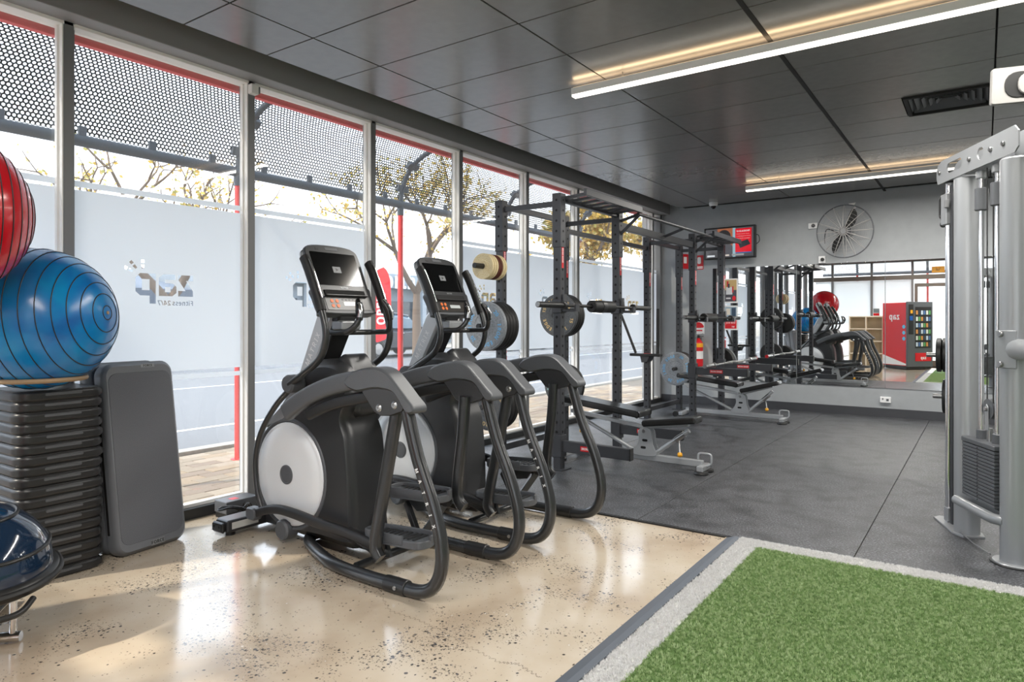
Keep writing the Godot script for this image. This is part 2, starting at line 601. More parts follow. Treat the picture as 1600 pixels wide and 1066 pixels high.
func fill_tri(img: Image, a: Vector2, b: Vector2, c: Vector2, col: Color) -> void:
	var lo := a.min(b).min(c).floor(); var hi := a.max(b).max(c).ceil()
	var d := (b - a).cross(c - a)
	if absf(d) < 1e-6: return
	for yy in range(maxi(0, int(lo.y)), mini(img.get_height(), int(hi.y) + 1)):
		for xx in range(maxi(0, int(lo.x)), mini(img.get_width(), int(hi.x) + 1)):
			var q := Vector2(xx + 0.5, yy + 0.5)
			var u := (b - q).cross(c - q) / d; var w := (c - q).cross(a - q) / d
			if u >= -0.001 and w >= -0.001 and u + w <= 1.001:
				img.set_pixel(xx, yy, col)

func fill_poly(img: Image, poly: Array, col: Color) -> void:
	var pp := PackedVector2Array(poly)
	var tr := Geometry2D.triangulate_polygon(pp)
	for k in range(0, tr.size(), 3):
		fill_tri(img, pp[tr[k]], pp[tr[k + 1]], pp[tr[k + 2]], col)

# the shop's sign: a white mask that is clear where the film is cut away; 0.5 m wide, 0.36 m tall
func logo_mask(img: Image, x0: float, y0: float, s: float, col: Color, bg: Color) -> void:
	# x0,y0: top left of the letter z; s: pixels for the x-height
	var P := func(a: Array): return a.map(func(q): return Vector2(x0 + q[0] * s, y0 + q[1] * s))
	fill_poly(img, P.call([[0, 0], [0.72, 0], [0.72, 0.22], [0.36, 0.74], [0.72, 0.74], [0.72, 1.0], [0.0, 1.0], [0.0, 0.74], [0.34, 0.26], [0, 0.26]]), col)
	fill_poly(img, P.call([[0.86, 0.0], [1.42, 0.0], [1.62, 0.16], [1.62, 1.0], [1.0, 1.0], [0.80, 0.84], [0.80, 0.56], [0.98, 0.40], [1.34, 0.40], [1.34, 0.24], [0.86, 0.24]]), col)
	fill_poly(img, P.call([[1.08, 0.58], [1.34, 0.58], [1.34, 0.82], [1.08, 0.82]]), bg)
	fill_poly(img, P.call([[1.76, 0.0], [2.46, 0.0], [2.66, 0.2], [2.66, 0.82], [2.46, 1.0], [2.04, 1.0], [2.04, 1.36], [1.76, 1.36]]), col)
	fill_poly(img, P.call([[2.04, 0.26], [2.38, 0.26], [2.38, 0.76], [2.04, 0.76]]), bg)
	for r in [[2.34, -0.20, 0.0], [2.62, -0.20, 0.7], [2.78, -0.05, 1.1]]:
		var d := Vector2(sin(r[2]), -cos(r[2])); var e := Vector2(-d.y, d.x)
		var c := Vector2(x0 + r[0] * s, y0 + r[1] * s)
		fill_poly(img, [c - e * 0.05 * s, c + e * 0.05 * s, c + e * 0.07 * s + d * 0.18 * s, c - e * 0.07 * s + d * 0.18 * s], col)
		var f: Vector2 = c + d * 0.26 * s
		fill_poly(img, [f - e * 0.07 * s, f + e * 0.07 * s, f + e * 0.07 * s + d * 0.14 * s, f - e * 0.07 * s + d * 0.14 * s], col)

func logo_texture() -> ImageTexture:
	var img := Image.create(1000, 720, false, Image.FORMAT_RGBA8)
	img.fill(Color(1, 1, 1, 1))
	var clear := Color(1, 1, 1, 0)
	logo_mask(img, 124, 236, 280, clear, Color(1, 1, 1, 1))
	raster_text(img, "Fitness 24/7", 124, 636, 68, 470, clear)
	return ImageTexture.create_from_image(img)


func ceiling_and_lights() -> void:
	var c := setting("ceiling", "dark grey tiled ceiling")
	put(c, "slab", MB.new().box(V(-0.035, CEIL + 0.13, -4.35), V(7.67, 0.2, 12.3)), M.ceiling_dark)
	put(c, "shadow_gap", MB.new().box(V(-4.15, 3.34, -4.35), V(0.6, 0.1, 12.3)), M.ceiling_dark)
	var px := 1.1535; var pz := 0.562
	var tile := MB.new().box(V(0, 0.012, 0), V(px - 0.010, 0.024, pz - 0.009), 0.002).mesh()
	var half := MB.new().box(V(0, 0.012, 0), V(0.462, 0.024, pz - 0.009), 0.002).mesh()
	var half2 := MB.new().box(V(0, 0.012, 0), V(0.56, 0.024, pz - 0.009), 0.002).mesh()
	for i in 7:
		for k in 22:
			var z := 1.6 - pz * (k + 0.18)
			var x := -3.40 + px * (i - 0.5)
			if i == 0: x = -3.637
			if absf(x + 0.2) < 0.4 and absf(z + 6.35) < 0.2 or z < -10.2: continue
			var o := put(c, "ceiling_tile", half if i == 0 else tile, M.tile)
			o.position = V(x, CEIL, z)
	put(c, "ceiling_tile", half2, M.tile).position = V(-0.815, CEIL, 1.6 - pz * 14.18)
	for x in [-1.095, 1.212]:
		put(c, "grid_rail", MB.new().box(V(x, CEIL + 0.002, -4.35), V(0.03, 0.012, 11.9), 0.002), M.ceiling_dark)
	# air vent in the ceiling
	var v := thing("air_vent", "square dark louvred air vent set in the ceiling", "vent", V(-0.235, CEIL, 1.6 - pz * 14.18))
	put(v, "frame", MB.new().box(V(0, 0.0, 0.262), V(0.58, 0.03, 0.03), 0.004).box(V(0, 0.0, -0.262), V(0.58, 0.03, 0.03), 0.004).box(V(0.275, 0, 0), V(0.03, 0.03, 0.50), 0.004).box(V(-0.275, 0, 0), V(0.03, 0.03, 0.50), 0.004), M.ceiling_dark)
	for k in 5:
		var s := 0.22 - k * 0.042
		for e in [V(1, 0, 0), V(-1, 0, 0), V(0, 0, 1), V(0, 0, -1)]:
			var side: Vector3 = V(e.z, 0, e.x).abs()
			var dn: Vector3 = (e as Vector3) * 0.8 + Vector3.DOWN * 0.6
			var b := Basis(side, dn.normalized(), side.cross(dn.normalized()))
			put(v, "louvre", MB.new().box((e as Vector3) * (s * (1.13 if absf(e.x) > 0 else 1.0)) + V(0, 0.02, 0), V(s * 2.0 * (1.0 if absf(e.x) > 0 else 1.13), 0.05, 0.004), 0.0, b), M.charcoal)
	# linear lights
	for a in [[-4.33, "over the cardio floor"], [-8.73, "near the mirror wall"], [0.07, "behind the cardio floor by the entrance"]]:
		linear_light(a[0], a[1])
	# split-system cassette hanging at the side
	var k := thing("ceiling_cassette_panel", "white square ceiling panel with rounded black recess", "panel", V(0.30, 2.62, -4.75))
	var bs := Basis(Vector3.UP, 0.25) * Basis(Vector3.RIGHT, 0.12)
	put(k, "panel", MB.new().prism(rrect(0.56, 0.2, 0.015), -0.02, 0.02, Transform3D(bs, Vector3.ZERO), 0.006), mat(Color(0.50, 0.495, 0.485), 0.5))
	put(k, "recess", MB.new().prism(rrect(0.44, 0.14, 0.06), 0.0195, 0.026, Transform3D(bs, Vector3.ZERO), 0.003), M.black)
	put(k, "insert", MB.new().prism(rrect(0.38, 0.12, 0.05), 0.025, 0.04, Transform3D(bs, bs * V(0.03, 0, 0)), 0.005), mat(Color(0.49, 0.485, 0.475), 0.5))
	put(k, "bracket", MB.new().box(V(0.05, 0.12, -0.05), V(0.03, 0.2, 0.03), 0.003), M.frame)
	# dome camera
	var d := thing("dome_camera", "white dome security camera on the ceiling by the corner", "camera", V(-3.27, CEIL, -9.85))
	put(d, "base", MB.new().lathe([Vector2(0, 0), Vector2(0.06, 0), Vector2(0.065, -0.01), Vector2(0.06, -0.045), Vector2(0.04, -0.055), Vector2(0, -0.055)], 24), M.white)
	put(d, "dome", MB.new().ball(V(0, -0.058, 0), V(0.038, 0.04, 0.038), 20), M.black_gloss)


func linear_light(z: float, which: String) -> void:
	var x0 := -2.48; var x1 := 2.6
	var o := thing("linear_light", "long white linear ceiling light %s" % which, "light", V(0, 2.975, z), "linear ceiling lights")
	var cx := (x0 + x1) / 2; var l := x1 - x0
	put(o, "housing", MB.new().box(V(cx, 0.008, 0), V(l, 0.05, 0.062), 0.003), M.white)
	var glow := mat(Color(1, 0.97, 0.92), 0.4, 0.0, {"emission_enabled": true, "emission": Color(1.0, 0.97, 0.92), "emission_energy_multiplier": 1.0})
	put(o, "diffuser", MB.new().box(V(cx, -0.024, 0), V(l - 0.006, 0.016, 0.056), 0.003), glow)
	put(o, "top_diffuser", MB.new().box(V(cx, 0.036, 0), V(l - 0.02, 0.004, 0.04)), mat(Color(0.9, 0.86, 0.8), 0.4, 0.0, {"emission_enabled": true, "emission": Color(1.0, 0.86, 0.68), "emission_energy_multiplier": 0.25}))
	for x in [x0 + 0.4, cx, x1 - 0.4]:
		put(o, "hanger", MB.new().cyl(V(x, 0.034, 0), V(x, 0.075, 0), 0.006, 8), M.steel)
	var d := AreaLight3D.new()
	d.name = "light_down"
	d.area_size = Vector2(l, 0.056)
	d.light_color = Color(1.0, 0.985, 0.96)
	d.light_energy = 5.4
	d.shadow_enabled = true
	o.add_child(d, true)
	d.position = V(cx, -0.034, 0); d.rotation = V(-PI / 2, 0, 0)
	var u := AreaLight3D.new()
	u.name = "light_up"
	u.area_size = Vector2(l, 0.04)
	u.light_color = Color(1.0, 0.86, 0.68)
	u.light_energy = 0.24
	u.shadow_enabled = true
	o.add_child(u, true)
	u.position = V(cx, 0.039, 0); u.rotation = V(PI / 2, 0, 0)


# ---------------------------------------------------------------- floors
func floors() -> void:
	var f := setting("floor", "polished concrete floor")
	# beige concrete, dark chips of stone in drifts, a hairline crack
	var S := 2048; var W := 4.6     # metres across the texture
	var img := Image.create(S, S, false, Image.FORMAT_RGBA8)
	img.fill(Color(0.22, 0.20, 0.19, 0.0))
	var dn := noise(0.0042, 21, 3)
	var r := RandomNumberGenerator.new()
	r.seed = 5
	var cols := [Color(0.20, 0.21, 0.23), Color(0.30, 0.30, 0.32), Color(0.14, 0.15, 0.17), Color(0.42, 0.37, 0.33), Color(0.90, 0.87, 0.82)]
	for i in 280000:
		var x := r.randi_range(8, S - 9); var y := r.randi_range(8, S - 9)
		var dens := clampf(dn.get_noise_2d(x, y) * 2.0 + 0.05, 0.05, 1.0)
		if r.randf() > dens: continue
		var col: Color = cols[r.randi_range(0, 4) if r.randf() < 0.35 else r.randi_range(0, 2)]
		var rad := r.randf_range(0.5, 1.35) + (r.randf_range(0.5, 2.3) if r.randf() < 0.10 else 0.0)
		var el := r.randf_range(0.5, 1.0); var an := r.randf() * PI
		var ca := cos(an); var sa := sin(an)
		var n := int(ceil(rad))
		for yy in range(-n, n + 1):
			for xx in range(-n, n + 1):
				var u := (xx * ca + yy * sa) / rad; var w := (-xx * sa + yy * ca) / (rad * el)
				if u * u + w * w <= 1.0:
					img.set_pixel(x + xx, y + yy, Color(col, 0.92))
	var cp := Vector2(0, 0)
	var path := [Vector2(-2.382, -2.29), Vector2(-2.182, -2.168), Vector2(-2.03, -2.172), Vector2(-1.87, -2.157), Vector2(-1.677, -2.109), Vector2(-1.515, -2.081), Vector2(-1.447, -2.111), Vector2(-1.323, -2.074)]
	for i in path.size() - 1:
		for k in 90:
			cp = (path[i] as Vector2).lerp(path[i + 1], k / 90.0) + Vector2(r.randf_range(-1, 1), r.randf_range(-1, 1)) * 0.0025 + Vector2(0, sin(k * 0.35 + i) * 0.006)
			var q := (cp + Vector2(4.5, 4.4)) / W * S
			if q.x > 1 and q.y > 1 and q.x < S - 2 and q.y < S - 2:
				img.set_pixel(int(q.x), int(q.y), Color(0.42, 0.38, 0.34, 0.95))
	var m := mat(Color(1, 1, 1), 0.16)
	m.albedo_texture = ntex(1024, 0.006, [Color(0.675, 0.605, 0.52), Color(0.765, 0.70, 0.615), Color(0.805, 0.75, 0.67), Color(0.85, 0.805, 0.74)], 4, 6)
	m.detail_enabled = true
	m.detail_albedo = ImageTexture.create_from_image(img)
	m.detail_blend_mode = BaseMaterial3D.BLEND_MODE_MIX
	m.roughness_texture = ntex(512, 0.012, [grey(0.7), grey(1.0)], 9, 4)
	m.roughness = 0.17
	m.clearcoat_enabled = true; m.clearcoat = 0.6; m.clearcoat_roughness = 0.12
	m.normal_enabled = true
	m.normal_texture = ntex(512, 0.02, [], 6, 3, true, 1.0)
	m.normal_scale = 0.25
	M.concrete = m
	var b := MB.new()
	var uvs := func(x: float, z: float): return Vector2((x + 4.5) / W, (z + 4.4) / W)
	b.quad(V(-4.4, 0, -10.4), V(3.7, 0, -10.4), V(3.7, 0, FRONT_Z + 0.1), V(-4.4, 0, FRONT_Z + 0.1), Vector3.UP, [uvs.call(-4.4, -10.4), uvs.call(3.7, -10.4), uvs.call(3.7, FRONT_Z + 0.1), uvs.call(-4.4, FRONT_Z + 0.1)])
	put(f, "concrete_top", b, m)
	put(f, "slab", MB.new().box(V(-0.35, -0.101, -4.4), V(8.1, 0.2, 12.2)), M.soffit)
	# rubber rolls
	var rt := ntex(1024, 0.09, [Color(0.15, 0.155, 0.165), Color(0.15, 0.155, 0.165), Color(0.22, 0.225, 0.235), Color(0.28, 0.285, 0.295), Color(0.33, 0.335, 0.35), Color(0.55, 0.56, 0.58), Color(0.60, 0.61, 0.63)], 31, 3)
	var rm := mat(Color(1, 1, 1), 0.36)
	tri_tex(rm, rt, 0.7)
	rm.detail_enabled = true
	rm.detail_blend_mode = BaseMaterial3D.BLEND_MODE_MUL
	rm.detail_albedo = ntex(512, 0.010, [grey(0.66), grey(0.72), grey(0.92), grey(1.0), grey(1.0)], 35, 5)
	rm.normal_enabled = true
	rm.normal_texture = ntex(512, 0.3, [], 32, 3, true, 3.0)
	rm.normal_scale = 0.5
	M.rubber = rm
	var o := thing("rubber_flooring", "dark speckled rubber gym flooring under the racks and benches", "flooring", V(0, 0, 0))
	var xs := [-4.24, -3.10, -1.846, -0.583, 0.68, 1.94, 3.2]
	for i in xs.size() - 1:
		var zf := -4.066
		put(o, "rubber_roll", MB.new().box(V((xs[i] + xs[i + 1]) / 2, 0.006, (zf + BACK_Z) / 2), V(xs[i + 1] - xs[i] - 0.004, 0.012, zf - BACK_Z), 0.002), rm)
	put(o, "edge_strip", MB.new().box(V(-2.75, 0.005, -4.056), V(2.95, 0.010, 0.018), 0.002), M.rubber_black)
	# turf with a white border and a ramped rubber edge
	var t := thing("artificial_turf", "green artificial turf mat with a white border line", "turf", V(0, 0, 0))
	var gm := mat(Color(0.30, 0.41, 0.19), 0.9)
	var wm := mat(Color(0.86, 0.86, 0.84), 0.9)
	var x0 := -1.178; var z0 := -4.064; var x1 := 3.0; var z1 := 1.1
	put(t, "green_backing", MB.new().box(V((x0 + 0.12 + x1) / 2, 0.006, (z0 + 0.12 + z1) / 2), V(x1 - x0 - 0.12, 0.012, z1 - z0 - 0.12)), gm)
	put(t, "white_backing", MB.new().box(V(x0 + 0.06, 0.006, (z0 + z1) / 2), V(0.12, 0.012, z1 - z0)).box(V((x0 + x1) / 2, 0.006, z0 + 0.06), V(x1 - x0, 0.012, 0.12)), wm)
	var ramp := thing("ramp_strip", "bluish grey rubber ramp strip along the turf border", "edging")
	put(ramp, "strip", MB.new().prism([Vector2(-1.268, 0.001), Vector2(-1.185, 0.001), Vector2(-1.185, 0.02), Vector2(-1.215, 0.02)], -4.06, 0.1, Transform3D(), 0.002), mat(Color(0.37, 0.395, 0.43), 0.42))
	turf_pile(t, "green_pile", x0 + 0.118, 0.9, z0 + 0.118, -1.0, 62000, [Color(0.17, 0.28, 0.09), Color(0.33, 0.46, 0.19), Color(0.55, 0.66, 0.37)])
	turf_pile(t, "white_pile", x0 - 0.004, x0 + 0.12, z0, -1.0, 9000, [Color(0.72, 0.71, 0.69), Color(0.84, 0.83, 0.82), Color(0.90, 0.895, 0.88)])
	turf_pile(t, "white_pile", x0, 0.9, z0 - 0.004, z0 + 0.12, 6200, [Color(0.72, 0.71, 0.69), Color(0.84, 0.83, 0.82), Color(0.90, 0.895, 0.88)])


func turf_pile(parent: Node3D, called: String, xa: float, xb: float, za: float, zb: float, count: int, cols: Array) -> void:
	var b := MB.new()
	var r := RandomNumberGenerator.new()
	r.seed = 77
	for i in 9:
		var a := r.randf() * TAU
		var o := V(r.randf_range(-0.006, 0.006), 0, r.randf_range(-0.006, 0.006))
		var d := V(cos(a), 0, sin(a)); var s := V(-d.z, 0, d.x) * 0.0008
		var h := r.randf_range(0.007, 0.012); var k := r.randf_range(0.002, 0.007)
		var mid := o + d * k * 0.4 + V(0, h * 0.65, 0); var tip := o + d * k + V(0, h, 0)
		var nn := (s.normalized().cross(V(0, 1, 0) + d * 0.3)).normalized()
		b.quad(o - s, o + s, mid + s, mid - s, nn); b.tri(mid - s, mid + s, tip, nn)
	var mm := MultiMesh.new()
	mm.transform_format = MultiMesh.TRANSFORM_3D
	mm.use_colors = true
	mm.mesh = b.mesh()
	mm.instance_count = count
	for i in count:
		var x := r.randf_range(xa, xb); var z := r.randf_range(za, zb)
		mm.set_instance_transform(i, Transform3D(Basis(Vector3.UP, r.randf() * TAU).scaled(Vector3.ONE * r.randf_range(0.8, 1.25)), V(x, 0.011, z)))
		var q := r.randf()
		var c: Color = (cols[0] as Color).lerp(cols[1], q * 2.0) if q < 0.5 else (cols[1] as Color).lerp(cols[2], q * 2.0 - 1.0)
		mm.set_instance_color(i, c)
	var o := MultiMeshInstance3D.new()
	o.name = called
	o.multimesh = mm
	o.material_override = mat(Color(1, 1, 1), 0.6, 0.0, {"vertex_color_use_as_albedo": true, "backlight_enabled": true, "backlight": grey(0.35)})
	o.set_meta("kind", "stuff")
	parent.add_child(o, true)


# ---------------------------------------------------------------- mirrors, entrance behind the camera
func mirror_wall() -> void:
	var x := -3.43
	var ws := [1.22, 1.12, 1.2, 1.2, 1.2]
	var names := ["beside the fire extinguisher", "between the first and the third mirror panel", "below the wall fan", "behind the cable tower", "next to the side wall"]
	for i in ws.size():
		var o := thing("wall_mirror", "tall frameless wall mirror panel %s" % names[i], "mirror", V(x + ws[i] / 2, 1.255, BACK_Z), "wall mirrors")
		put(o, "backing", MB.new().box(V(0, 0, 0.002), V(ws[i] - 0.004, 1.71, 0.004)), M.frame)
		put(o, "glass", MB.new().box(V(0, 0, 0.0065), V(ws[i] - 0.006, 1.71, 0.005), 0.001), M.mirror)
		x += ws[i]
	# posters stuck on the first mirror
	var pm := []
	for k in 2:
		var img := Image.create(96, 128, false, Image.FORMAT_RGB8)
		img.fill(Color(0.93, 0.93, 0.92))
		if k == 0:
			img.fill_rect(Rect2i(6, 5, 84, 74), Color(0.78, 0.66, 0.45))
			img.fill_rect(Rect2i(6, 60, 84, 62), Color(0.30, 0.30, 0.33))
			img.fill_rect(Rect2i(14, 44, 46, 40), Color(0.86, 0.87, 0.88))
			img.fill_rect(Rect2i(20, 12, 12, 30), Color(0.80, 0.18, 0.2))
			img.fill_rect(Rect2i(58, 40, 10, 34), Color(0.78, 0.2, 0.22))
			img.fill_rect(Rect2i(28, 26, 12, 22), Color(0.2, 0.22, 0.27))
			fill_poly(img, circle2(Vector2(72, 104), 13, 16), Color(0.88, 0.16, 0.2))
			img.fill_rect(Rect2i(14, 100, 34, 8), Color(0.85, 0.85, 0.86))
		else:
			img.fill_rect(Rect2i(6, 5, 84, 70), Color(0.62, 0.70, 0.76))
			img.fill_rect(Rect2i(54, 10, 30, 60), Color(0.22, 0.30, 0.38))
			img.fill_rect(Rect2i(14, 14, 30, 34), Color(0.90, 0.86, 0.80))
			img.fill_rect(Rect2i(6, 76, 84, 46), Color(0.86, 0.14, 0.18))
			raster_text(img, "JOIN NOW", 12, 98, 12, 70, Color(0.97, 0.9, 0.9))
			raster_text(img, "zap", 56, 118, 10, 0, Color(1, 1, 1))
		pm.append(mat(Color(1, 1, 1), 0.4, 0.0, {"albedo_texture": ImageTexture.create_from_image(img)}))
	var labels := ["poster of people training with a round red badge", "poster with a red lower half and white lettering"]
	for k in 2:
		var o := thing("poster", labels[k], "poster", V(-3.15, [1.76, 1.35][k], BACK_Z + 0.012))
		put(o, "print", q_mesh(V(-0.10, -0.18, 0.0016), V(0.20, 0, 0), V(0, 0.36, 0)), pm[k])
		put(o, "sheet", MB.new().box(V(0, 0, 0), V(0.21, 0.37, 0.002)), M.white)


# a flat printed face from a corner and two edges
func q_mesh(o: Vector3, u: Vector3, w: Vector3) -> MB:
	var b := MB.new()
	b.quad(o, o + u, o + u + w, o + w, u.cross(w).normalized())
	return b


func entrance() -> void:
	# shopfront wall behind the camera, seen in the mirrors
	var w := setting("wall_front", "aluminium and glass entrance wall")
	var bronze := mat(Color(0.42, 0.39, 0.36), 0.4, 0.3)
	for x in [-3.75, -2.70, -1.67, -0.62, 0.45, 1.5, 2.55]:
		put(w, "mullion", MB.new().box(V(x, 1.53, FRONT_Z + 0.05), V(0.06, 2.96, 0.1), 0.004), M.frame)
	put(w, "transom", MB.new().box(V(-0.35, 2.55, FRONT_Z + 0.05), V(7.9, 0.13, 0.11), 0.004), bronze)
	put(w, "head_frame", MB.new().box(V(-0.35, 3.03, FRONT_Z + 0.05), V(7.9, 0.08, 0.1), 0.004), M.frame)
	put(w, "sill", MB.new().box(V(-0.35, 0.035, FRONT_Z + 0.05), V(7.9, 0.07, 0.1), 0.004), M.sill)
	put(w, "glazing", MB.new().box(V(-0.35, 1.5, FRONT_Z + 0.05), V(7.9, 2.98, 0.008)), M.glass)
	for q in [[-4.23, -3.78], [-3.72, -2.73], [-2.67, -1.70]]:
		var f := MB.new()
		var zf := FRONT_Z + 0.044
		f.quad(V(q[0], 0.3, zf), V(q[1], 0.3, zf), V(q[1], 2.48, zf), V(q[0], 2.48, zf), Vector3.FORWARD)
		put(w, "film", f, M.film, "frosted film on the entrance glazing")
	put(w, "end_pier", MB.new().box(V(3.0, 1.525, FRONT_Z + 0.06), V(1.3, 3.05, 0.12)), M.wall)
	var d := setting("door_1", "glazed entrance door with bronze frame")
	for x in [-1.62, -0.67]:
		put(d, "stile", MB.new().box(V(x + (0.04 if x < -1 else -0.04), 1.2, FRONT_Z + 0.02), V(0.08, 2.3, 0.05), 0.004), bronze)
	put(d, "rail", MB.new().box(V(-1.145, 2.32, FRONT_Z + 0.02), V(0.95, 0.1, 0.05), 0.004), bronze)
	put(d, "rail", MB.new().box(V(-1.145, 0.12, FRONT_Z + 0.02), V(0.95, 0.16, 0.05), 0.004), bronze)
	put(d, "handle", MB.new().tube([V(-0.80, 0.9, FRONT_Z - 0.04), V(-0.80, 1.4, FRONT_Z - 0.04)], 0.014), M.steel)
	var ex := thing("yellow_sign", "small yellow sign on the transom over the entrance door", "sign", V(-1.05, 2.74, FRONT_Z - 0.03))
	put(ex, "board", MB.new().box(V(0, 0, 0), V(0.30, 0.17, 0.012), 0.002), M.yellow)
	put(ex, "lettering", letters("'ul", 0.08, 0.002), M.black).transform = Transform3D(Basis(Vector3.UP, PI), V(0, 0, -0.008))
	# vending machine standing at an angle
	var v := thing("vending_machine", "red and grey snack vending machine near the entrance", "vending machine", V(-1.70, 0, 0.18), "", 0.0)
	v.basis = Basis(V(0.68, 0, 0.735).normalized(), Vector3.UP, V(-0.735, 0, 0.68).normalized())
	# local x: along the front, local z: along the red side
	var redm := mat(Color(0.80, 0.13, 0.15), 0.25)
	put(v, "cabinet", MB.new().box(V(0.40, 0.95, 0.43), V(0.80, 1.70, 0.84), 0.01), redm)
	put(v, "front_frame", MB.new().box(V(0.40, 0.95, -0.005), V(0.80, 1.74, 0.06), 0.008), M.charcoal)
	put(v, "plinth", MB.new().box(V(0.40, 0.06, 0.42), V(0.76, 0.10, 0.80), 0.004), M.black)
	put(v, "showcase", MB.new().box(V(0.49, 1.13, -0.036), V(0.50, 1.10, 0.006)), M.black)
	put(v, "control_panel", MB.new().box(V(0.11, 1.35, -0.038), V(0.15, 0.8, 0.008), 0.003), M.black)
	put(v, "display", MB.new().box(V(0.11, 1.38, -0.044), V(0.1, 0.12, 0.004)), mat(Color(0.15, 0.35, 0.65), 0.2))
	put(v, "badge", MB.new().box(V(0.12, 1.55, -0.044), V(0.07, 0.09, 0.004)), M.yellow)
	put(v, "delivery_flap", MB.new().box(V(0.49, 0.34, -0.04), V(0.5, 0.22, 0.012), 0.004), M.red)
	put(v, "white_base_panel", MB.new().prism([Vector2(0.02, 0.12), Vector2(0.84, 0.12), Vector2(0.84, 0.38), Vector2(0.02, 0.16)], -0.003, 0.002, Transform3D(Basis(V(0, 0, 1), Vector3.UP, V(-1, 0, 0)), V(-0.002, 0, 0)), 0.0), M.white)
	var pc := [Color(0.75, 0.8, 0.85), Color(0.3, 0.42, 0.6), Color(0.85, 0.85, 0.82), Color(0.35, 0.6, 0.35), Color(0.8, 0.55, 0.3), Color(0.2, 0.24, 0.3)]
	for row in 6:
		for k in 6:
			put(v, "snack_pack", MB.new().box(V(0.29 + k * 0.08, 0.68 + row * 0.17, -0.042), V(0.06, 0.11, 0.006), 0.002), mat(pc[(row * 2 + k) % 6], 0.4))
	var xf := Transform3D(Basis(V(0, 0, 1), Vector3.UP, V(-1, 0, 0)), V(-0.004, 1.42, 0.42))
	put(v, "lettering", letters("zap", 0.17, 0.002, true), M.white).transform = xf
	for k in 3:
		put(v, "sticker", MB.new().cyl(V(0.0, 1.15 - k * 0.16, 0.09), V(-0.004, 1.15 - k * 0.16, 0.09), 0.05, 20), mat(Color(0.35, 0.75, 0.9), 0.4))
	put(v, "lettering", letters("zap", 0.08, 0.002, true), M.white).transform = Transform3D(Basis(V(-1, 0, 0), Vector3.UP, V(0, 0, -1)), V(0.49, 0.32, -0.048))
	# cube shelf by the entrance
	var s := thing("cube_shelf", "pale timber cube shelf standing near the entrance", "shelf", V(-2.75, 0, 1.0))
	for x in [-0.42, 0.0, 0.42]:
		put(s, "upright", MB.new().box(V(x, 0.72, 0), V(0.03, 1.40, 0.36), 0.002), M.wood)
	for y in [0.03, 0.38, 0.73, 1.08, 1.43]:
		put(s, "shelf_board", MB.new().box(V(0, y, 0), V(0.87, 0.03, 0.36), 0.002), M.wood)
	put(s, "back_panel", MB.new().box(V(0, 0.73, 0.175), V(0.86, 1.4, 0.008)), mat(Color(0.80, 0.74, 0.64), 0.6))
	var fl := thing("flyer_stand", "small red and photo flyer standing on the cube shelf", "flyer", V(-2.5, 1.445, 0.95))
	put(fl, "card", MB.new().box(V(0, 0.11, 0), V(0.16, 0.22, 0.006)), M.white)
	put(fl, "red_band", MB.new().box(V(0, 0.045, -0.004), V(0.15, 0.07, 0.002)), M.red)
	put(fl, "photo", MB.new().box(V(0, 0.15, -0.004), V(0.15, 0.12, 0.002)), mat(Color(0.45, 0.5, 0.52), 0.4))


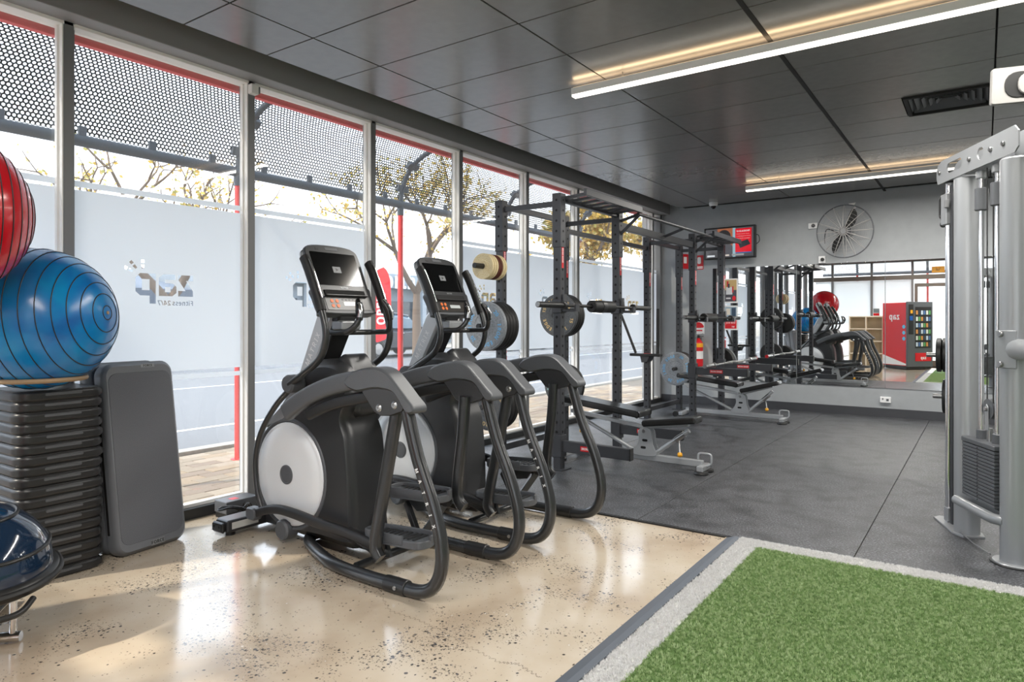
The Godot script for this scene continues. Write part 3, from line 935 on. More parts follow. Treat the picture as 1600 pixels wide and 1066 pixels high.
# ---------------------------------------------------------------- outdoors
func outdoors() -> void:
	var gr := setting("ground", "street outside")
	var asphalt := tri_tex(mat(Color(1, 1, 1), 0.85), ntex(512, 0.25, [Color(0.36, 0.36, 0.365), Color(0.45, 0.45, 0.455), Color(0.51, 0.51, 0.51)], 41, 3), 0.9)
	var conc := tri_tex(mat(Color(1, 1, 1), 0.85), ntex(256, 0.1, [Color(0.60, 0.58, 0.54), Color(0.68, 0.66, 0.62)], 42), 0.8)
	put(gr, "road", MB.new().box(V(-14.2, -0.14, -20), V(14.9, 0.2, 120)), asphalt)
	put(gr, "kerb", MB.new().box(V(-6.66, -0.07, -20), V(0.16, 0.12, 120), 0.01), conc)
	put(gr, "kerb", MB.new().box(V(-21.7, -0.05, -20), V(0.16, 0.14, 120), 0.01), conc)
	put(gr, "far_footpath", MB.new().box(V(-26, -0.09, -20), V(8.5, 0.18, 120)), conc)
	put(gr, "far_ground", MB.new().box(V(-65, -0.3, -20), V(70, 0.2, 160)), conc)
	put(gr, "forecourt", MB.new().box(V(20, -0.18, 31.75), V(53.2, 0.2, 60)), conc)
	put(gr, "path_bed", MB.new().box(V(-5.5, -0.16, -20), V(2.2, 0.2, 120)), mat(Color(0.42, 0.38, 0.33), 0.9))
	var paint := mat(Color(0.80, 0.80, 0.78), 0.7)
	for l in [[-8.02, 0.11], [-13.0, 0.1]]:
		put(gr, "lane_line", MB.new().box(V(l[0], -0.039, -20), V(l[1], 0.006, 118)), paint)
	# footpath pavers: brick shapes laid in courses along the facade
	var fp := setting("footpath", "brick-paved footpath outside the windows")
	fp.set_meta("category", "footpath")
	var tones := []
	for c in [Color(0.60, 0.54, 0.46), Color(0.66, 0.60, 0.52), Color(0.56, 0.49, 0.42), Color(0.63, 0.55, 0.45)]:
		tones.append(tri_tex(mat(c, 0.85), ntex(128, 0.15, [grey(0.85), grey(1.0)], 43), 3.0))
	var pav := MB.new().box(Vector3.ZERO, V(0.148, 0.06, 0.292), 0.006).mesh()
	var rest := []
	for c in 4: rest.append(MB.new())
	var r := RandomNumberGenerator.new()
	r.seed = 12
	var n := 0
	for col in 14:
		for row in range(-13, 42):
			var x := -4.50 - col * 0.152; var z := -0.6 - row * 0.296 - (0.148 if col % 2 else 0.0)
			var t := r.randi_range(0, 3)
			var y := -0.075 + r.randf_range(-0.002, 0.002)
			if row >= 4 and row < 30 and n < 300 and (row < 24 or col > 5):
				var o := put(fp, "paver", pav, tones[t])
				o.position = V(x, y, z)
				n += 1
			else:
				rest[t].box(V(x, y, z), V(0.148, 0.06, 0.292), 0.006)
	for t in 4:
		var o := put(fp, "paver_field", rest[t], tones[t])
		o.set_meta("kind", "stuff")
	awning()
	# trees
	tree(V(-16.2, 0, -17.4), 7.6, 3, 2600, "bare street tree with sparse ochre leaves across the road", 0.19, "sparse")
	tree(V(-17.5, 0, -9.2), 6.0, 5, 1100, "bare street tree with few leaves behind the frosted window", 0.2, "sparse")
	tree(V(-18.0, 0, -31.0), 9.0, 8, 5200, "broad autumn tree with dense yellow leaves", 0.3, "dense")
	tree(V(-15.5, 0, -37.0), 9.4, 9, 5200, "tall autumn tree thick with golden leaves", 0.3, "dense")
	tree(V(-24.5, 0, -34.0), 6.2, 11, 4200, "low golden bush tree behind the parked car", 0.2, "dense")
	tree(V(-15.0, 0, -50.0), 11.0, 14, 4600, "distant autumn tree with pale yellow crown", 0.3, "dense")
	tree(V(-20.5, 0, -42.0), 4.2, 21, 3600, "low golden tree by the far kerb beyond the parked cars", 0.16, "dense")
	tree(V(-24.0, 0, -58.0), 4.6, 23, 3600, "squat yellow-green tree at the far end of the street", 0.16, "dense")
	tree(V(-21.0, 0, -70.0), 5.2, 25, 3600, "small golden tree closing the view along the street", 0.18, "dense")
	buildings()
	parked_car()
	# feather banner
	var f := thing("feather_banner", "red feather banner on a pole across the road", "banner", V(-16.6, 0, -15.6))
	var side := V(0.75, 0, -0.66)
	put(f, "pole", MB.new().tube(curve([V(0, 0, 0), V(0, 2.2, 0), V(0.08, 2.9, -0.07), V(0.42, 3.15, -0.37)]), 0.018, 8), M.white)
	put(f, "cloth", MB.new().prism(curve2([Vector2(0.03, 0.7), Vector2(0.62, 0.85), Vector2(0.66, 1.8), Vector2(0.62, 2.7), Vector2(0.42, 3.08), Vector2(0.12, 2.85), Vector2(0.03, 2.2)], 3), -0.006, 0.006, Transform3D(Basis(side, Vector3.UP, side.cross(Vector3.UP)), Vector3.ZERO)), M.red)
	put(f, "lettering", letters("OPEN", 0.3, 0.01, true), M.white).transform = Transform3D(Basis(Vector3.UP, -side, Vector3.UP.cross(-side)), V(0.26, 1.7, -0.22) + V(0.02, 0, 0.02))
	put(f, "base", MB.new().cyl(V(0, -0.02, 0), V(0, 0.06, 0), 0.2, 16), M.black)


func awning() -> void:
	# quarter barrel of perforated sheet on galvanised hoops and red posts, along the facade
	var step := 2.236
	var prof := []   # (x, y) from the gutter beam up to the wall
	for p in curve([V(-5.97, 2.80, 0), V(-5.93, 3.02, 0), V(-5.80, 3.22, 0), V(-5.58, 3.36, 0), V(-5.30, 3.43, 0), V(-4.95, 3.46, 0), V(-4.45, 3.47, 0)], 10):
		prof.append(Vector2(p.x, p.y))
	var sheet := perforated(prof, step)
	var a := thing("street_awning", "curved perforated metal awning with hoops over the footpath", "awning", V(0, 0, 0))
	for k in 6:
		var z := 0.602 - step * k
		if k < 5:
			put(a, "perforated_sheet", sheet, M.sheet).position = V(0, 0, z)
		var pts := []
		for p in prof:
			pts.append(V(p.x, p.y - 0.05, z))
		put(a, "hoop", MB.new().tube(pts, 0.03, 10), M.galv)
		put(a, "post_collar", MB.new().cyl(V(-5.97, 2.62, z), V(-5.97, 2.80, z), 0.042, 12), M.galv)
		for j in [9, 22]:
			var d: Vector3 = ((pts[j + 1] - pts[j - 1]) as Vector3).normalized()
			put(a, "hoop_clamp", bar(pts[j] + V(0, 0, -0.09), pts[j] + V(0, 0, 0.09), 0.05, 0.09, 0.004, d), M.galv)
		for j in (4 if k < 5 else 0):
			var zz := z - step * (j + 0.5) / 4
			put(a, "sheet_clip", MB.new().box(V(-5.955, 2.825, zz), V(0.03, 0.09, 0.06), 0.004), M.galv)
	put(a, "gutter_beam", MB.new().tube([V(-5.97, 2.755, 2.2), V(-5.97, 2.755, -10.66)], 0.048, 12), M.galv)
	put(a, "wall_plate", MB.new().box(V(-4.44, 2.99, -4.9), V(0.05, 0.065, 12.5), 0.004), mat(Color(0.90, 0.33, 0.32), 0.5))  # red paled: sunlight and outdoor glare put into the colour
	var nth := ["corner", "second", "third", "fourth", "fifth", "sixth"]
	for k in 6:
		var z := 0.602 - step * k
		var o := thing("awning_post", "red steel awning post, %s" % ("at the entrance corner" if k == 0 else "%s counted from the entrance corner" % nth[k]), "post", V(-5.97, -0.06, z), "red posts of the awning")
		put(o, "shaft", MB.new().cyl(V(0, 0, 0), V(0, 2.678, 0), 0.034, 14), M.red_post)
		put(o, "base_plate", MB.new().cyl(V(0, 0, 0), V(0, 0.02, 0), 0.07, 14), M.red_post)
	# shorter awning over the entrance, seen in the mirrors
	var e := thing("entrance_awning", "curved metal awning frame outside the entrance doors", "awning", V(0, 0, FRONT_Z + 0.12))
	put(e, "gutter_beam", MB.new().tube([V(-4.3, 2.78, 1.5), V(6.9, 2.78, 1.5)], 0.045, 10), M.galv)
	for k in 4:
		var o := put(e, "perforated_sheet", sheet, M.sheet)
		o.transform = Transform3D(Basis(V(0, 0, -1), Vector3.UP, V(1, 0, 0)), V(-2.06 + k * 2.236, 0, -4.45))
		var x := -3.3 + k * 1.9
		var pts := []
		for p in prof:
			pts.append(V(x, p.y, -(p.x + 4.45)))
		put(e, "hoop", MB.new().tube(pts, 0.035, 10), M.galv)
		put(e, "post", MB.new().cyl(V(x, -0.06, 1.5), V(x, 2.74, 1.5), 0.034, 12), M.red_post)


func perforated(prof: Array, length: float) -> ArrayMesh:
	# hexagonal cells with round holes, bent over the profile
	var run := [0.0]
	for i in range(1, prof.size()):
		run.append(run[-1] + (prof[i] as Vector2).distance_to(prof[i - 1]))
	var total: float = run[-1]
	var at := func(s: float) -> Array:
		var i := 1
		while i < prof.size() - 1 and run[i] < s: i += 1
		var t: float = (s - run[i - 1]) / (run[i] - run[i - 1])
		var d: Vector2 = ((prof[i] as Vector2) - prof[i - 1]).normalized()
		return [(prof[i - 1] as Vector2).lerp(prof[i], t), d]
	var cols := 64
	var p := length / cols; var rowh := p * 0.8660254
	var rows := int(total / rowh)
	var hole := p * 0.35
	var vx := PackedVector3Array(); var nn := PackedVector3Array(); var ix := PackedInt32Array()
	for r in rows:
		var off := 0.5 if r % 2 else 0.0
		# 13 heights are shared by the row: look the bend up once for each
		var ys := {}
		for c in cols:
			var cz := (c + 0.25 + off) * p; var cs := (r + 0.6) * rowh
			var base := vx.size()
			for k in 6:
				var an := PI / 6 + PI / 3 * k
				for rad in [p * 0.57735, hole]:
					var s: float = clampf(cs + sin(an) * rad, 0.0, total)
					if not ys.has(s): ys[s] = at.call(s)
					var q: Array = ys[s]
					vx.push_back(Vector3(q[0].x, q[0].y, -(cz + cos(an) * rad)))
					nn.push_back(Vector3(-q[1].y, q[1].x, 0) * -1.0)
			for k in 6:
				var i0 := base + k * 2; var i1 := base + ((k + 1) % 6) * 2
				ix.append_array(PackedInt32Array([i0, i1, i1 + 1, i0, i1 + 1, i0 + 1]))
	var a := []
	a.resize(Mesh.ARRAY_MAX)
	a[Mesh.ARRAY_VERTEX] = vx; a[Mesh.ARRAY_NORMAL] = nn; a[Mesh.ARRAY_INDEX] = ix
	var m := ArrayMesh.new()
	m.add_surface_from_arrays(Mesh.PRIMITIVE_TRIANGLES, a)
	return m


func tree(at: Vector3, h: float, seed_: int, leaves: int, label: String, girth: float, how: String) -> void:
	var o := thing("tree", label, "tree", at, "", 0.0)
	var r := RandomNumberGenerator.new()
	r.seed = seed_ * 101
	var b := MB.new()
	var tips := []
	var grow := [[V(0, 0, 0), V(r.randf_range(-0.06, 0.06), 1, r.randf_range(-0.06, 0.06)), girth, h * 0.30, 0]]
	while grow.size():
		var g: Array = grow.pop_back()
		var p: Vector3 = g[0]; var d: Vector3 = (g[1] as Vector3).normalized(); var rad: float = g[2]; var l: float = g[3]; var lev: int = g[4]
		var pts := [p]
		var sc := [1.0]
		for k in 3:
			d = (d + V(r.randf_range(-1, 1), r.randf_range(-0.25, 0.6), r.randf_range(-1, 1)) * (0.06 if lev == 0 else 0.2)).normalized()
			p += d * l / 3
			pts.append(p); sc.append(1.0 - 0.12 * (k + 1))
		b.tube(pts, rad, 7 if lev < 2 else 4, false, sc)
		if lev >= 2:
			for q in pts: tips.append([q, l * 0.5])
		if lev < (5 if how == "sparse" else 4):
			var kids := 3 if lev < 3 else 2
			for k in kids:
				var a := TAU * (k + r.randf() * 0.7) / kids
				var sx := d.cross(Vector3.UP if absf(d.y) < 0.9 else Vector3.RIGHT).normalized()
				var dd := (d + (sx * cos(a) + d.cross(sx) * sin(a)) * r.randf_range(0.55, 1.0) + V(0, 0.12, 0)).normalized()
				grow.append([p, dd, rad * r.randf_range(0.52, 0.68), l * r.randf_range(0.62, 0.86), lev + 1])
	put(o, "trunk_and_branches", b, mat(Color(0.42, 0.36, 0.31), 0.9))
	var lf := MB.new()
	lf.quad(V(-0.5, 0, 0), V(0, -0.12, 0.3), V(0.5, 0, 0), V(0, 0.1, -0.3), Vector3.UP)
	var mm := MultiMesh.new()
	mm.transform_format = MultiMesh.TRANSFORM_3D
	mm.use_colors = true
	mm.mesh = lf.mesh()
	mm.instance_count = leaves
	var cs := [Color(0.55, 0.36, 0.07), Color(0.68, 0.46, 0.12), Color(0.40, 0.36, 0.10), Color(0.74, 0.58, 0.26)]
	for i in leaves:
		var t: Array = tips[r.randi_range(0, tips.size() - 1)]
		var s: float = (t[1] as float) * (0.5 if how == "sparse" else 1.0)
		var p: Vector3 = t[0] + V(r.randf_range(-s, s), r.randf_range(-s, s), r.randf_range(-s, s))
		var bs := Basis.from_euler(V(r.randf() * TAU, r.randf() * TAU, r.randf() * TAU)).scaled(Vector3.ONE * r.randf_range(0.10, 0.2) * (0.8 if how == "sparse" else 1.7))
		mm.set_instance_transform(i, Transform3D(bs, p))
		mm.set_instance_color(i, cs[r.randi_range(0, 3)])
	var l := MultiMeshInstance3D.new()
	l.name = "leaves"
	l.multimesh = mm
	l.material_override = mat(Color(1, 1, 1), 0.7, 0.0, {"vertex_color_use_as_albedo": true, "backlight_enabled": true, "backlight": grey(0.8)})
	l.set_meta("kind", "stuff")
	o.add_child(l)


func buildings() -> void:
	var b := thing("shop_building", "low grey flat-roofed shop building across the road", "building", V(-31, 0, -33))
	var g1 := mat(Color(0.50, 0.54, 0.58), 0.7)
	put(b, "wall", MB.new().box(V(0, 1.9, 0), V(8, 3.8, 34)), g1)
	put(b, "roof_fascia", MB.new().box(V(4.2, 3.5, 0), V(0.7, 0.8, 34.4), 0.02), mat(Color(0.60, 0.65, 0.69), 0.6))
	for k in 8:
		var z := -14.0 + k * 4.0
		put(b, "shop_window", MB.new().box(V(4.02, 1.3, z), V(0.08, 2.2, 3.2), 0.02), mat(Color(0.20, 0.24, 0.28), 0.1))
		put(b, "pillar", MB.new().box(V(4.4, 1.55, z + 2.0), V(0.35, 3.1, 0.35), 0.02), mat(Color(0.62, 0.66, 0.70), 0.6))
	put(b, "lettering", letters("North", 0.9, 0.04, true), M.white).transform = Transform3D(Basis(Vector3.UP, PI / 2), V(4.62, 3.5, 6.5))
	var c := thing("warehouse", "pale corrugated metal warehouse across the road", "building", V(-30, 0, 1))
	put(c, "wall", MB.new().box(V(0, 2.2, 0), V(8, 4.4, 26)), mat(Color(0.80, 0.82, 0.84), 0.6))
	for k in 80:
		put(c, "cladding_rib", MB.new().box(V(4.03, 2.2, -12.8 + k * 0.325), V(0.06, 4.4, 0.10), 0.01), mat(Color(0.72, 0.78, 0.82), 0.6))
	put(c, "roller_door", MB.new().box(V(4.05, 1.4, -9), V(0.1, 2.8, 3.2), 0.02), mat(Color(0.40, 0.43, 0.47), 0.6))
	put(c, "side_annex", MB.new().prism([Vector2(-3, 0), Vector2(3, 0), Vector2(3, 2.6), Vector2(-3, 3.6)], -16.5, -13.2, Transform3D(), 0.0), mat(Color(0.34, 0.37, 0.42), 0.6))


func parked_car() -> void:
	var c := thing("parked_car", "dark blue car parked across the road behind the red post", "car", V(-18.6, -0.04, -18.4), "", PI / 2)
	var paint := mat(Color(0.10, 0.12, 0.17), 0.2, 0.3, {"clearcoat_enabled": true, "clearcoat": 1.0})
	var glassm := mat(Color(0.42, 0.50, 0.56), 0.08)
	# side outline, x forwards
	var body := curve2([Vector2(-2.25, 0.38), Vector2(-1.0, 0.28), Vector2(1.0, 0.28), Vector2(2.2, 0.36), Vector2(2.28, 0.70), Vector2(2.0, 0.88), Vector2(1.1, 1.0), Vector2(0.0, 1.02), Vector2(-1.6, 1.05), Vector2(-2.25, 0.95), Vector2(-2.32, 0.65)], 3)
	put(c, "body", MB.new().prism(body, -0.9, 0.9, Transform3D(), 0.10, true), paint)
	put(c, "windows", MB.new().prism([Vector2(1.1, 0.98), Vector2(0.35, 1.52), Vector2(-0.3, 1.60), Vector2(-1.5, 1.56), Vector2(-2.1, 1.0)], -0.78, 0.78, Transform3D(), 0.10), glassm)
	put(c, "roof", MB.new().prism([Vector2(0.38, 1.50), Vector2(-0.3, 1.585), Vector2(-1.45, 1.57), Vector2(-1.5, 1.63), Vector2(-0.35, 1.66), Vector2(0.36, 1.57)], -0.70, 0.70, Transform3D(), 0.03), paint)
	for x in [-1.4, 1.42]:
		for s in [-1.0, 1.0]:
			var w := put(c, "wheel", MB.new().lathe([Vector2(0, 0), Vector2(0.3, 0), Vector2(0.34, 0.03), Vector2(0.34, 0.19), Vector2(0.3, 0.22), Vector2(0.22, 0.22), Vector2(0.2, 0.19), Vector2(0, 0.19)], 24, Transform3D(Basis(Vector3.RIGHT, PI / 2 * s), V(x, 0.34, 0.72 * s))), M.black)
			put(w, "rim", MB.new().lathe([Vector2(0, 0.205), Vector2(0.19, 0.2), Vector2(0.21, 0.19)], 20, Transform3D(Basis(Vector3.RIGHT, PI / 2 * s), V(x, 0.34, 0.72 * s))), M.steel)
	for s in [-1.0, 1.0]:
		put(c, "headlight", MB.new().box(V(2.12, 0.76, 0.66 * s), V(0.24, 0.13, 0.32), 0.04), M.white)
		put(c, "tail_light", MB.new().box(V(-2.24, 0.86, 0.70 * s), V(0.14, 0.16, 0.26), 0.03), M.red)
		put(c, "door_handle", MB.new().box(V(-0.2, 0.9, 0.91 * s), V(0.2, 0.03, 0.03), 0.01), M.chrome)
		put(c, "side_mirror", MB.new().box(V(0.75, 1.08, 0.98 * s), V(0.12, 0.13, 0.2), 0.03), paint)
	var w := again(c, V(-18.2, -0.04, -26.0), "white car parked further along by the autumn trees", "", PI / 2)
	for q in w.get_children():
		if String(q.name).begins_with("body") or String(q.name).begins_with("roof"):
			q.material_override = M.white


# ---------------------------------------------------------------- elliptical trainers
func mirrored(m: ArrayMesh) -> ArrayMesh:
	# the same shape on the other side (z flipped)
	var a := m.surface_get_arrays(0)
	var v: PackedVector3Array = a[Mesh.ARRAY_VERTEX]; var n: PackedVector3Array = a[Mesh.ARRAY_NORMAL]; var ix: PackedInt32Array = a[Mesh.ARRAY_INDEX]
	for i in v.size():
		v[i].z = -v[i].z; n[i].z = -n[i].z
	for i in range(0, ix.size(), 3):
		var t := ix[i + 1]; ix[i + 1] = ix[i + 2]; ix[i + 2] = t
	a[Mesh.ARRAY_VERTEX] = v; a[Mesh.ARRAY_NORMAL] = n; a[Mesh.ARRAY_INDEX] = ix
	var r := ArrayMesh.new()
	r.add_surface_from_arrays(Mesh.PRIMITIVE_TRIANGLES, a)
	return r

func both(o: Node3D, called: String, b: MB, m: Material, label := "") -> Array:
	var me := b.mesh()
	return [put(o, called, me, m, label), put(o, called, mirrored(me), m, label)]

func xy(pts: Array, dx := 0.0) -> Array:
	return pts.map(func(p): return Vector2(p[0] + dx, p[1]))

func path_at(pts: Array, z: float, dx := 0.0) -> Array:
	return pts.map(func(p): return V(p[0] + dx, p[1], z))


func elliptical_trainers() -> void:
	var o := thing("elliptical_trainer", "black and silver elliptical trainer standing beside the stack of step platforms", "elliptical trainer", V(-2.7, 0, -2.64), "elliptical trainers")
	var D := 2.7
	var Z := V(0, 0, 1)
	# floor frame: one bent tube from one upright round the front to the other
	var side := [[-2.235, 0.88], [-2.165, 0.66], [-2.07, 0.45], [-2.02, 0.28], [-2.025, 0.16], [-2.075, 0.075], [-2.17, 0.038], [-2.34, 0.036], [-2.58, 0.036]]
	var pts := path_at(side, 0.31, D)
	var front := [V(-2.80 + D, 0.036, 0.285), V(-3.0 + D, 0.036, 0.215), V(-3.16 + D, 0.036, 0.14), V(-3.245 + D, 0.036, 0.06)]
	var full := pts + front
	for i in range(full.size() - 1, -1, -1):
		full.append(V(full[i].x, full[i].y, -full[i].z))
	put(o, "floor_frame", MB.new().tube(curve(full, 4), 0.032, 16), M.tube)
	var col: Array = both(o, "frame_collar", MB.new().cyl(V(-2.37 + D, 0.036, 0.31), V(-2.23 + D, 0.037, 0.31), 0.038, 18, 0.004), M.black)
	for c in col:
		put(c, "bolt", MB.new().cyl(V(-2.28 + D, 0.04, 0.345 * (1 if c == col[0] else -1)), V(-2.28 + D, 0.04, 0.352 * (1 if c == col[0] else -1)), 0.010, 10), M.steel)
	# brand lettering down the uprights
	var ch := "MATRIX"
	for s in [1.0, -1.0]:
		for k in 6:
			var b := MB.new()
			var t := k / 5.0
			var p := V(lerpf(-2.145, -2.04, t) + D, lerpf(0.61, 0.37, t), 0.31 * s)
			var up := V(0.105, -0.24, 0).normalized()
			# letters stand across the tube and face outwards
			var zz := V(0, 0, s)
			b.add(letters(ch[k], 0.019, 0.001, true), Transform3D(Basis(up, zz.cross(up), zz), p + zz * 0.0315))
			put(o, "letter", b, M.white)
	# upper covers, bolted plates, side beams
	var cover := curve2(xy([[-2.63, 0.985], [-2.595, 1.035], [-2.50, 1.068], [-2.40, 1.077], [-2.33, 1.058], [-2.265, 1.005], [-2.195, 0.94], [-2.155, 0.905], [-2.155, 0.875], [-2.195, 0.868], [-2.225, 0.89], [-2.27, 0.945], [-2.315, 0.968], [-2.42, 0.972], [-2.54, 0.952]], D), 3)
	both(o, "arm_cover", MB.new().prism(cover, 0.255, 0.357, Transform3D(), 0.011, true), M.charcoal)
	var plate := xy([[-2.525, 0.975], [-2.30, 0.978], [-2.265, 0.965], [-2.215, 0.905], [-2.235, 0.875], [-2.31, 0.850], [-2.375, 0.845], [-2.42, 0.862]], D)
	var pl: Array = both(o, "pivot_plate", MB.new().prism(plate, 0.268, 0.347, Transform3D(), 0.004), M.dark_plastic)
	for i in 2:
		var s := 1.0 if i == 0 else -1.0
		for q in [[-2.385, 0.882], [-2.282, 0.903]]:
			put(pl[i], "bolt", MB.new().lathe([Vector2(0, 0), Vector2(0.019, 0), Vector2(0.019, 0.004), Vector2(0.012, 0.010), Vector2(0.006, 0.010), Vector2(0.006, 0.005), Vector2(0, 0.005)], 16, Transform3D(Basis(Vector3.RIGHT, PI / 2 * s), V(q[0] + D, q[1], 0.345 * s))), M.steel)
	var beam := curve(path_at([[-2.42, 1.015], [-2.60, 1.0], [-2.76, 0.968], [-2.92, 0.915], [-3.05, 0.855], [-3.14, 0.80]], 0.305, D), 4)
	both(o, "side_beam", MB.new().sweep(beam, rrect(0.066, 0.098, 0.022, 3), Z, true), M.charcoal)
	both(o, "inner_beam", MB.new().sweep(curve(path_at([[-2.46, 0.935], [-2.75, 0.875], [-2.96, 0.80]], 0.303, D), 4), rrect(0.04, 0.06, 0.014, 3), Z, true), M.black)
	# swing links down to the pedals
	var lk := curve(path_at([[-2.345, 0.885], [-2.40, 0.64], [-2.455, 0.40], [-2.495, 0.22], [-2.497, 0.155], [-2.465, 0.115]], 0.26, D), 4)
	var lkf := curve(path_at([[-2.345, 0.885], [-2.36, 0.68], [-2.385, 0.50], [-2.40, 0.36], [-2.385, 0.30], [-2.35, 0.27]], -0.26, D), 4)
	put(o, "swing_link", MB.new().sweep(lk, rrect(0.042, 0.062, 0.012, 2), Z, true), M.tube)
	put(o, "swing_link", MB.new().sweep(lkf, rrect(0.042, 0.062, 0.012, 2), Z, true), M.tube)
	# pedal arms and pedals, one low, one high
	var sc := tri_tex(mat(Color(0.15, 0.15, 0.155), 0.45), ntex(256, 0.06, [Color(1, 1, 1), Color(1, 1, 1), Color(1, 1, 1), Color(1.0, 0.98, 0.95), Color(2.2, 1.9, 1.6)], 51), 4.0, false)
	var arm1 := curve(path_at([[-3.56, 0.155], [-3.46, 0.19], [-3.34, 0.212], [-3.2, 0.21], [-2.98, 0.192], [-2.74, 0.180], [-2.50, 0.150]], 0.215, D), 4)
	var arm2 := curve(path_at([[-3.40, 0.47], [-3.2, 0.44], [-2.9, 0.345], [-2.6, 0.31], [-2.42, 0.30]], -0.215, D), 4)
	for k in 2:
		var s := 1.0 if k == 0 else -1.0
		var am := put(o, "pedal_arm", MB.new().sweep(arm1 if k == 0 else arm2, rrect(0.042, 0.052, 0.012, 2), Z, true), sc)
		var e: Vector3 = (arm1 if k == 0 else arm2)[0]
		put(am, "end_cap", MB.new().prism(rrect(0.095, 0.075, 0.025), e.z - 0.028, e.z + 0.028, Transform3D(Basis(), V(e.x - 0.02, e.y - 0.003, 0)), 0.008, true), M.charcoal)
		pedal(o, V(-2.44 + D, 0.195, 0.15) if k == 0 else V(-2.58 + D, 0.335, -0.15), s)
		put(o, "pedal_bracket", MB.new().prism(xy([[-2.78, 0.20], [-2.50, 0.17], [-2.47, 0.10], [-2.56, 0.075], [-2.72, 0.12]] if k == 0 else [[-2.74, 0.32], [-2.46, 0.31], [-2.50, 0.25], [-2.62, 0.23]], D), 0.175 * s - 0.01, 0.175 * s + 0.01, Transform3D(), 0.003), M.tube)
	put(o, "crank_rod", bar(V(-2.70 + D, 0.27, -0.17), V(-2.52 + D, 0.08, -0.10), 0.03, 0.045, 0.006), M.tube)
	put(o, "crank_rod", bar(V(-2.45 + D, 0.29, -0.22), V(-2.55 + D, 0.10, -0.12), 0.03, 0.04, 0.006), M.tube)
	# centre rail under the body
	put(o, "centre_rail", MB.new().box(V(-3.22 + D, 0.075, 0), V(0.95, 0.075, 0.12), 0.01), sc)
	put(o, "cross_tube", MB.new().tube([V(-2.62 + D, 0.05, -0.28), V(-2.62 + D, 0.05, 0.28)], 0.022, 12), M.tube)
	var fx := -3.77 + D
	var st := put(o, "front_foot", MB.new().box(V(fx, 0.065, 0), V(0.13, 0.075, 0.62), 0.012), M.dark_plastic)
	put(st, "end_cap", MB.new().box(V(fx, 0.062, 0.325), V(0.115, 0.062, 0.03), 0.012), M.black)
	put(st, "socket", MB.new().cyl(V(fx - 0.025, 0.068, 0.338), V(fx - 0.025, 0.068, 0.3405), 0.008, 10), M.hole)
	put(st, "socket", MB.new().cyl(V(fx + 0.025, 0.068, 0.338), V(fx + 0.025, 0.068, 0.3405), 0.008, 10), M.hole)
	put(st, "rating_label", MB.new().box(V(fx + 0.066, 0.068, 0.19), V(0.001, 0.04, 0.18)), mat(Color(0.78, 0.78, 0.76), 0.5))
	put(st, "rubber_foot", MB.new().cyl(V(fx, 0.0, 0.25), V(fx, 0.03, 0.25), 0.03, 14), M.black)
	put(st, "rubber_foot", MB.new().cyl(V(fx, 0.0, -0.25), V(fx, 0.03, -0.25), 0.03, 14), M.black)
	put(o, "transport_wheel", MB.new().cyl(V(-3.36 + D, 0.08, 0.10), V(-3.36 + D, 0.08, 0.19), 0.06, 18, 0.01), M.charcoal)
	# drive body with the silver disc on either side
	var out := curve2(xy([[-3.34, 0.055], [-3.54, 0.12], [-3.675, 0.31], [-3.665, 0.53], [-3.57, 0.70], [-3.44, 0.80], [-3.36, 0.90], [-3.27, 1.0], [-3.12, 1.075], [-2.98, 1.085], [-2.88, 1.05], [-2.83, 0.95], [-2.815, 0.86], [-2.86, 0.76], [-2.825, 0.66], [-2.80, 0.45], [-2.79, 0.20], [-2.80, 0.06], [-3.05, 0.055]], D), 4)
	put(o, "drive_body", MB.new().prism(out, -0.145, 0.145, Transform3D(), 0.045, true), M.dark_plastic)
	var up := curve2(xy([[-3.12, 0.86], [-3.06, 1.02], [-2.96, 1.11], [-2.90, 1.09], [-2.84, 0.98], [-2.80, 0.80], [-2.92, 0.76], [-3.05, 0.79]], D), 4)
	put(o, "neck_shroud", MB.new().prism(up, -0.10, 0.10, Transform3D(), 0.03, true), M.dark_plastic)
	for s in [1.0, -1.0]:
		var xf := Transform3D(Basis(Vector3.RIGHT, PI / 2 * s), V(-3.335 + D, 0.405, 0.138 * s))
		var d := put(o, "flywheel_disc", MB.new().lathe([Vector2(0.305, 0), Vector2(0.300, 0.012), Vector2(0.29, 0.017), Vector2(0.283, 0.014), Vector2(0.275, 0.020), Vector2(0.20, 0.024), Vector2(0.08, 0.028), Vector2(0, 0.029)], 48, xf, false), M.disc)
		put(d, "hub_cap", MB.new().lathe([Vector2(0.058, 0.0), Vector2(0.056, 0.034), Vector2(0.048, 0.036), Vector2(0.046, 0.033), Vector2(0, 0.034)], 28, xf), M.charcoal)
		put(o, "silver_side_panel", MB.new().prism(curve2(xy([[-3.60, 0.655], [-3.42, 0.79], [-3.30, 0.93], [-3.24, 0.93], [-3.27, 0.84], [-3.36, 0.74], [-3.47, 0.69]], D), 3), 0.125 if s > 0 else -0.152, 0.152 if s > 0 else -0.125, Transform3D(), 0.006, true), M.silver)
		put(o, "disc_surround", MB.new().ring(V(-3.335 + D, 0.405, 0.140 * s), V(0, 0, 1), 0.317, 0.013, 48, 8), M.charcoal)
	# handle pivots, moving handles, lower links
	both(o, "pivot_hub", MB.new().lathe([Vector2(0, 0), Vector2(0.045, 0), Vector2(0.052, 0.012), Vector2(0.052, 0.085), Vector2(0.044, 0.098), Vector2(0, 0.10)], 22, Transform3D(Basis(Vector3.RIGHT, PI / 2), V(-3.22 + D, 0.945, 0.155))), M.charcoal)
	var hp := curve(path_at([[-3.21, 0.945], [-3.07, 1.02], [-2.955, 1.095], [-2.908, 1.18], [-2.905, 1.26], [-2.94, 1.37], [-3.01, 1.52], [-3.075, 1.64]], 0.238, D), 5)
	var hs: Array = both(o, "moving_handle", MB.new().tube(hp, 0.0195, 14), M.tube)
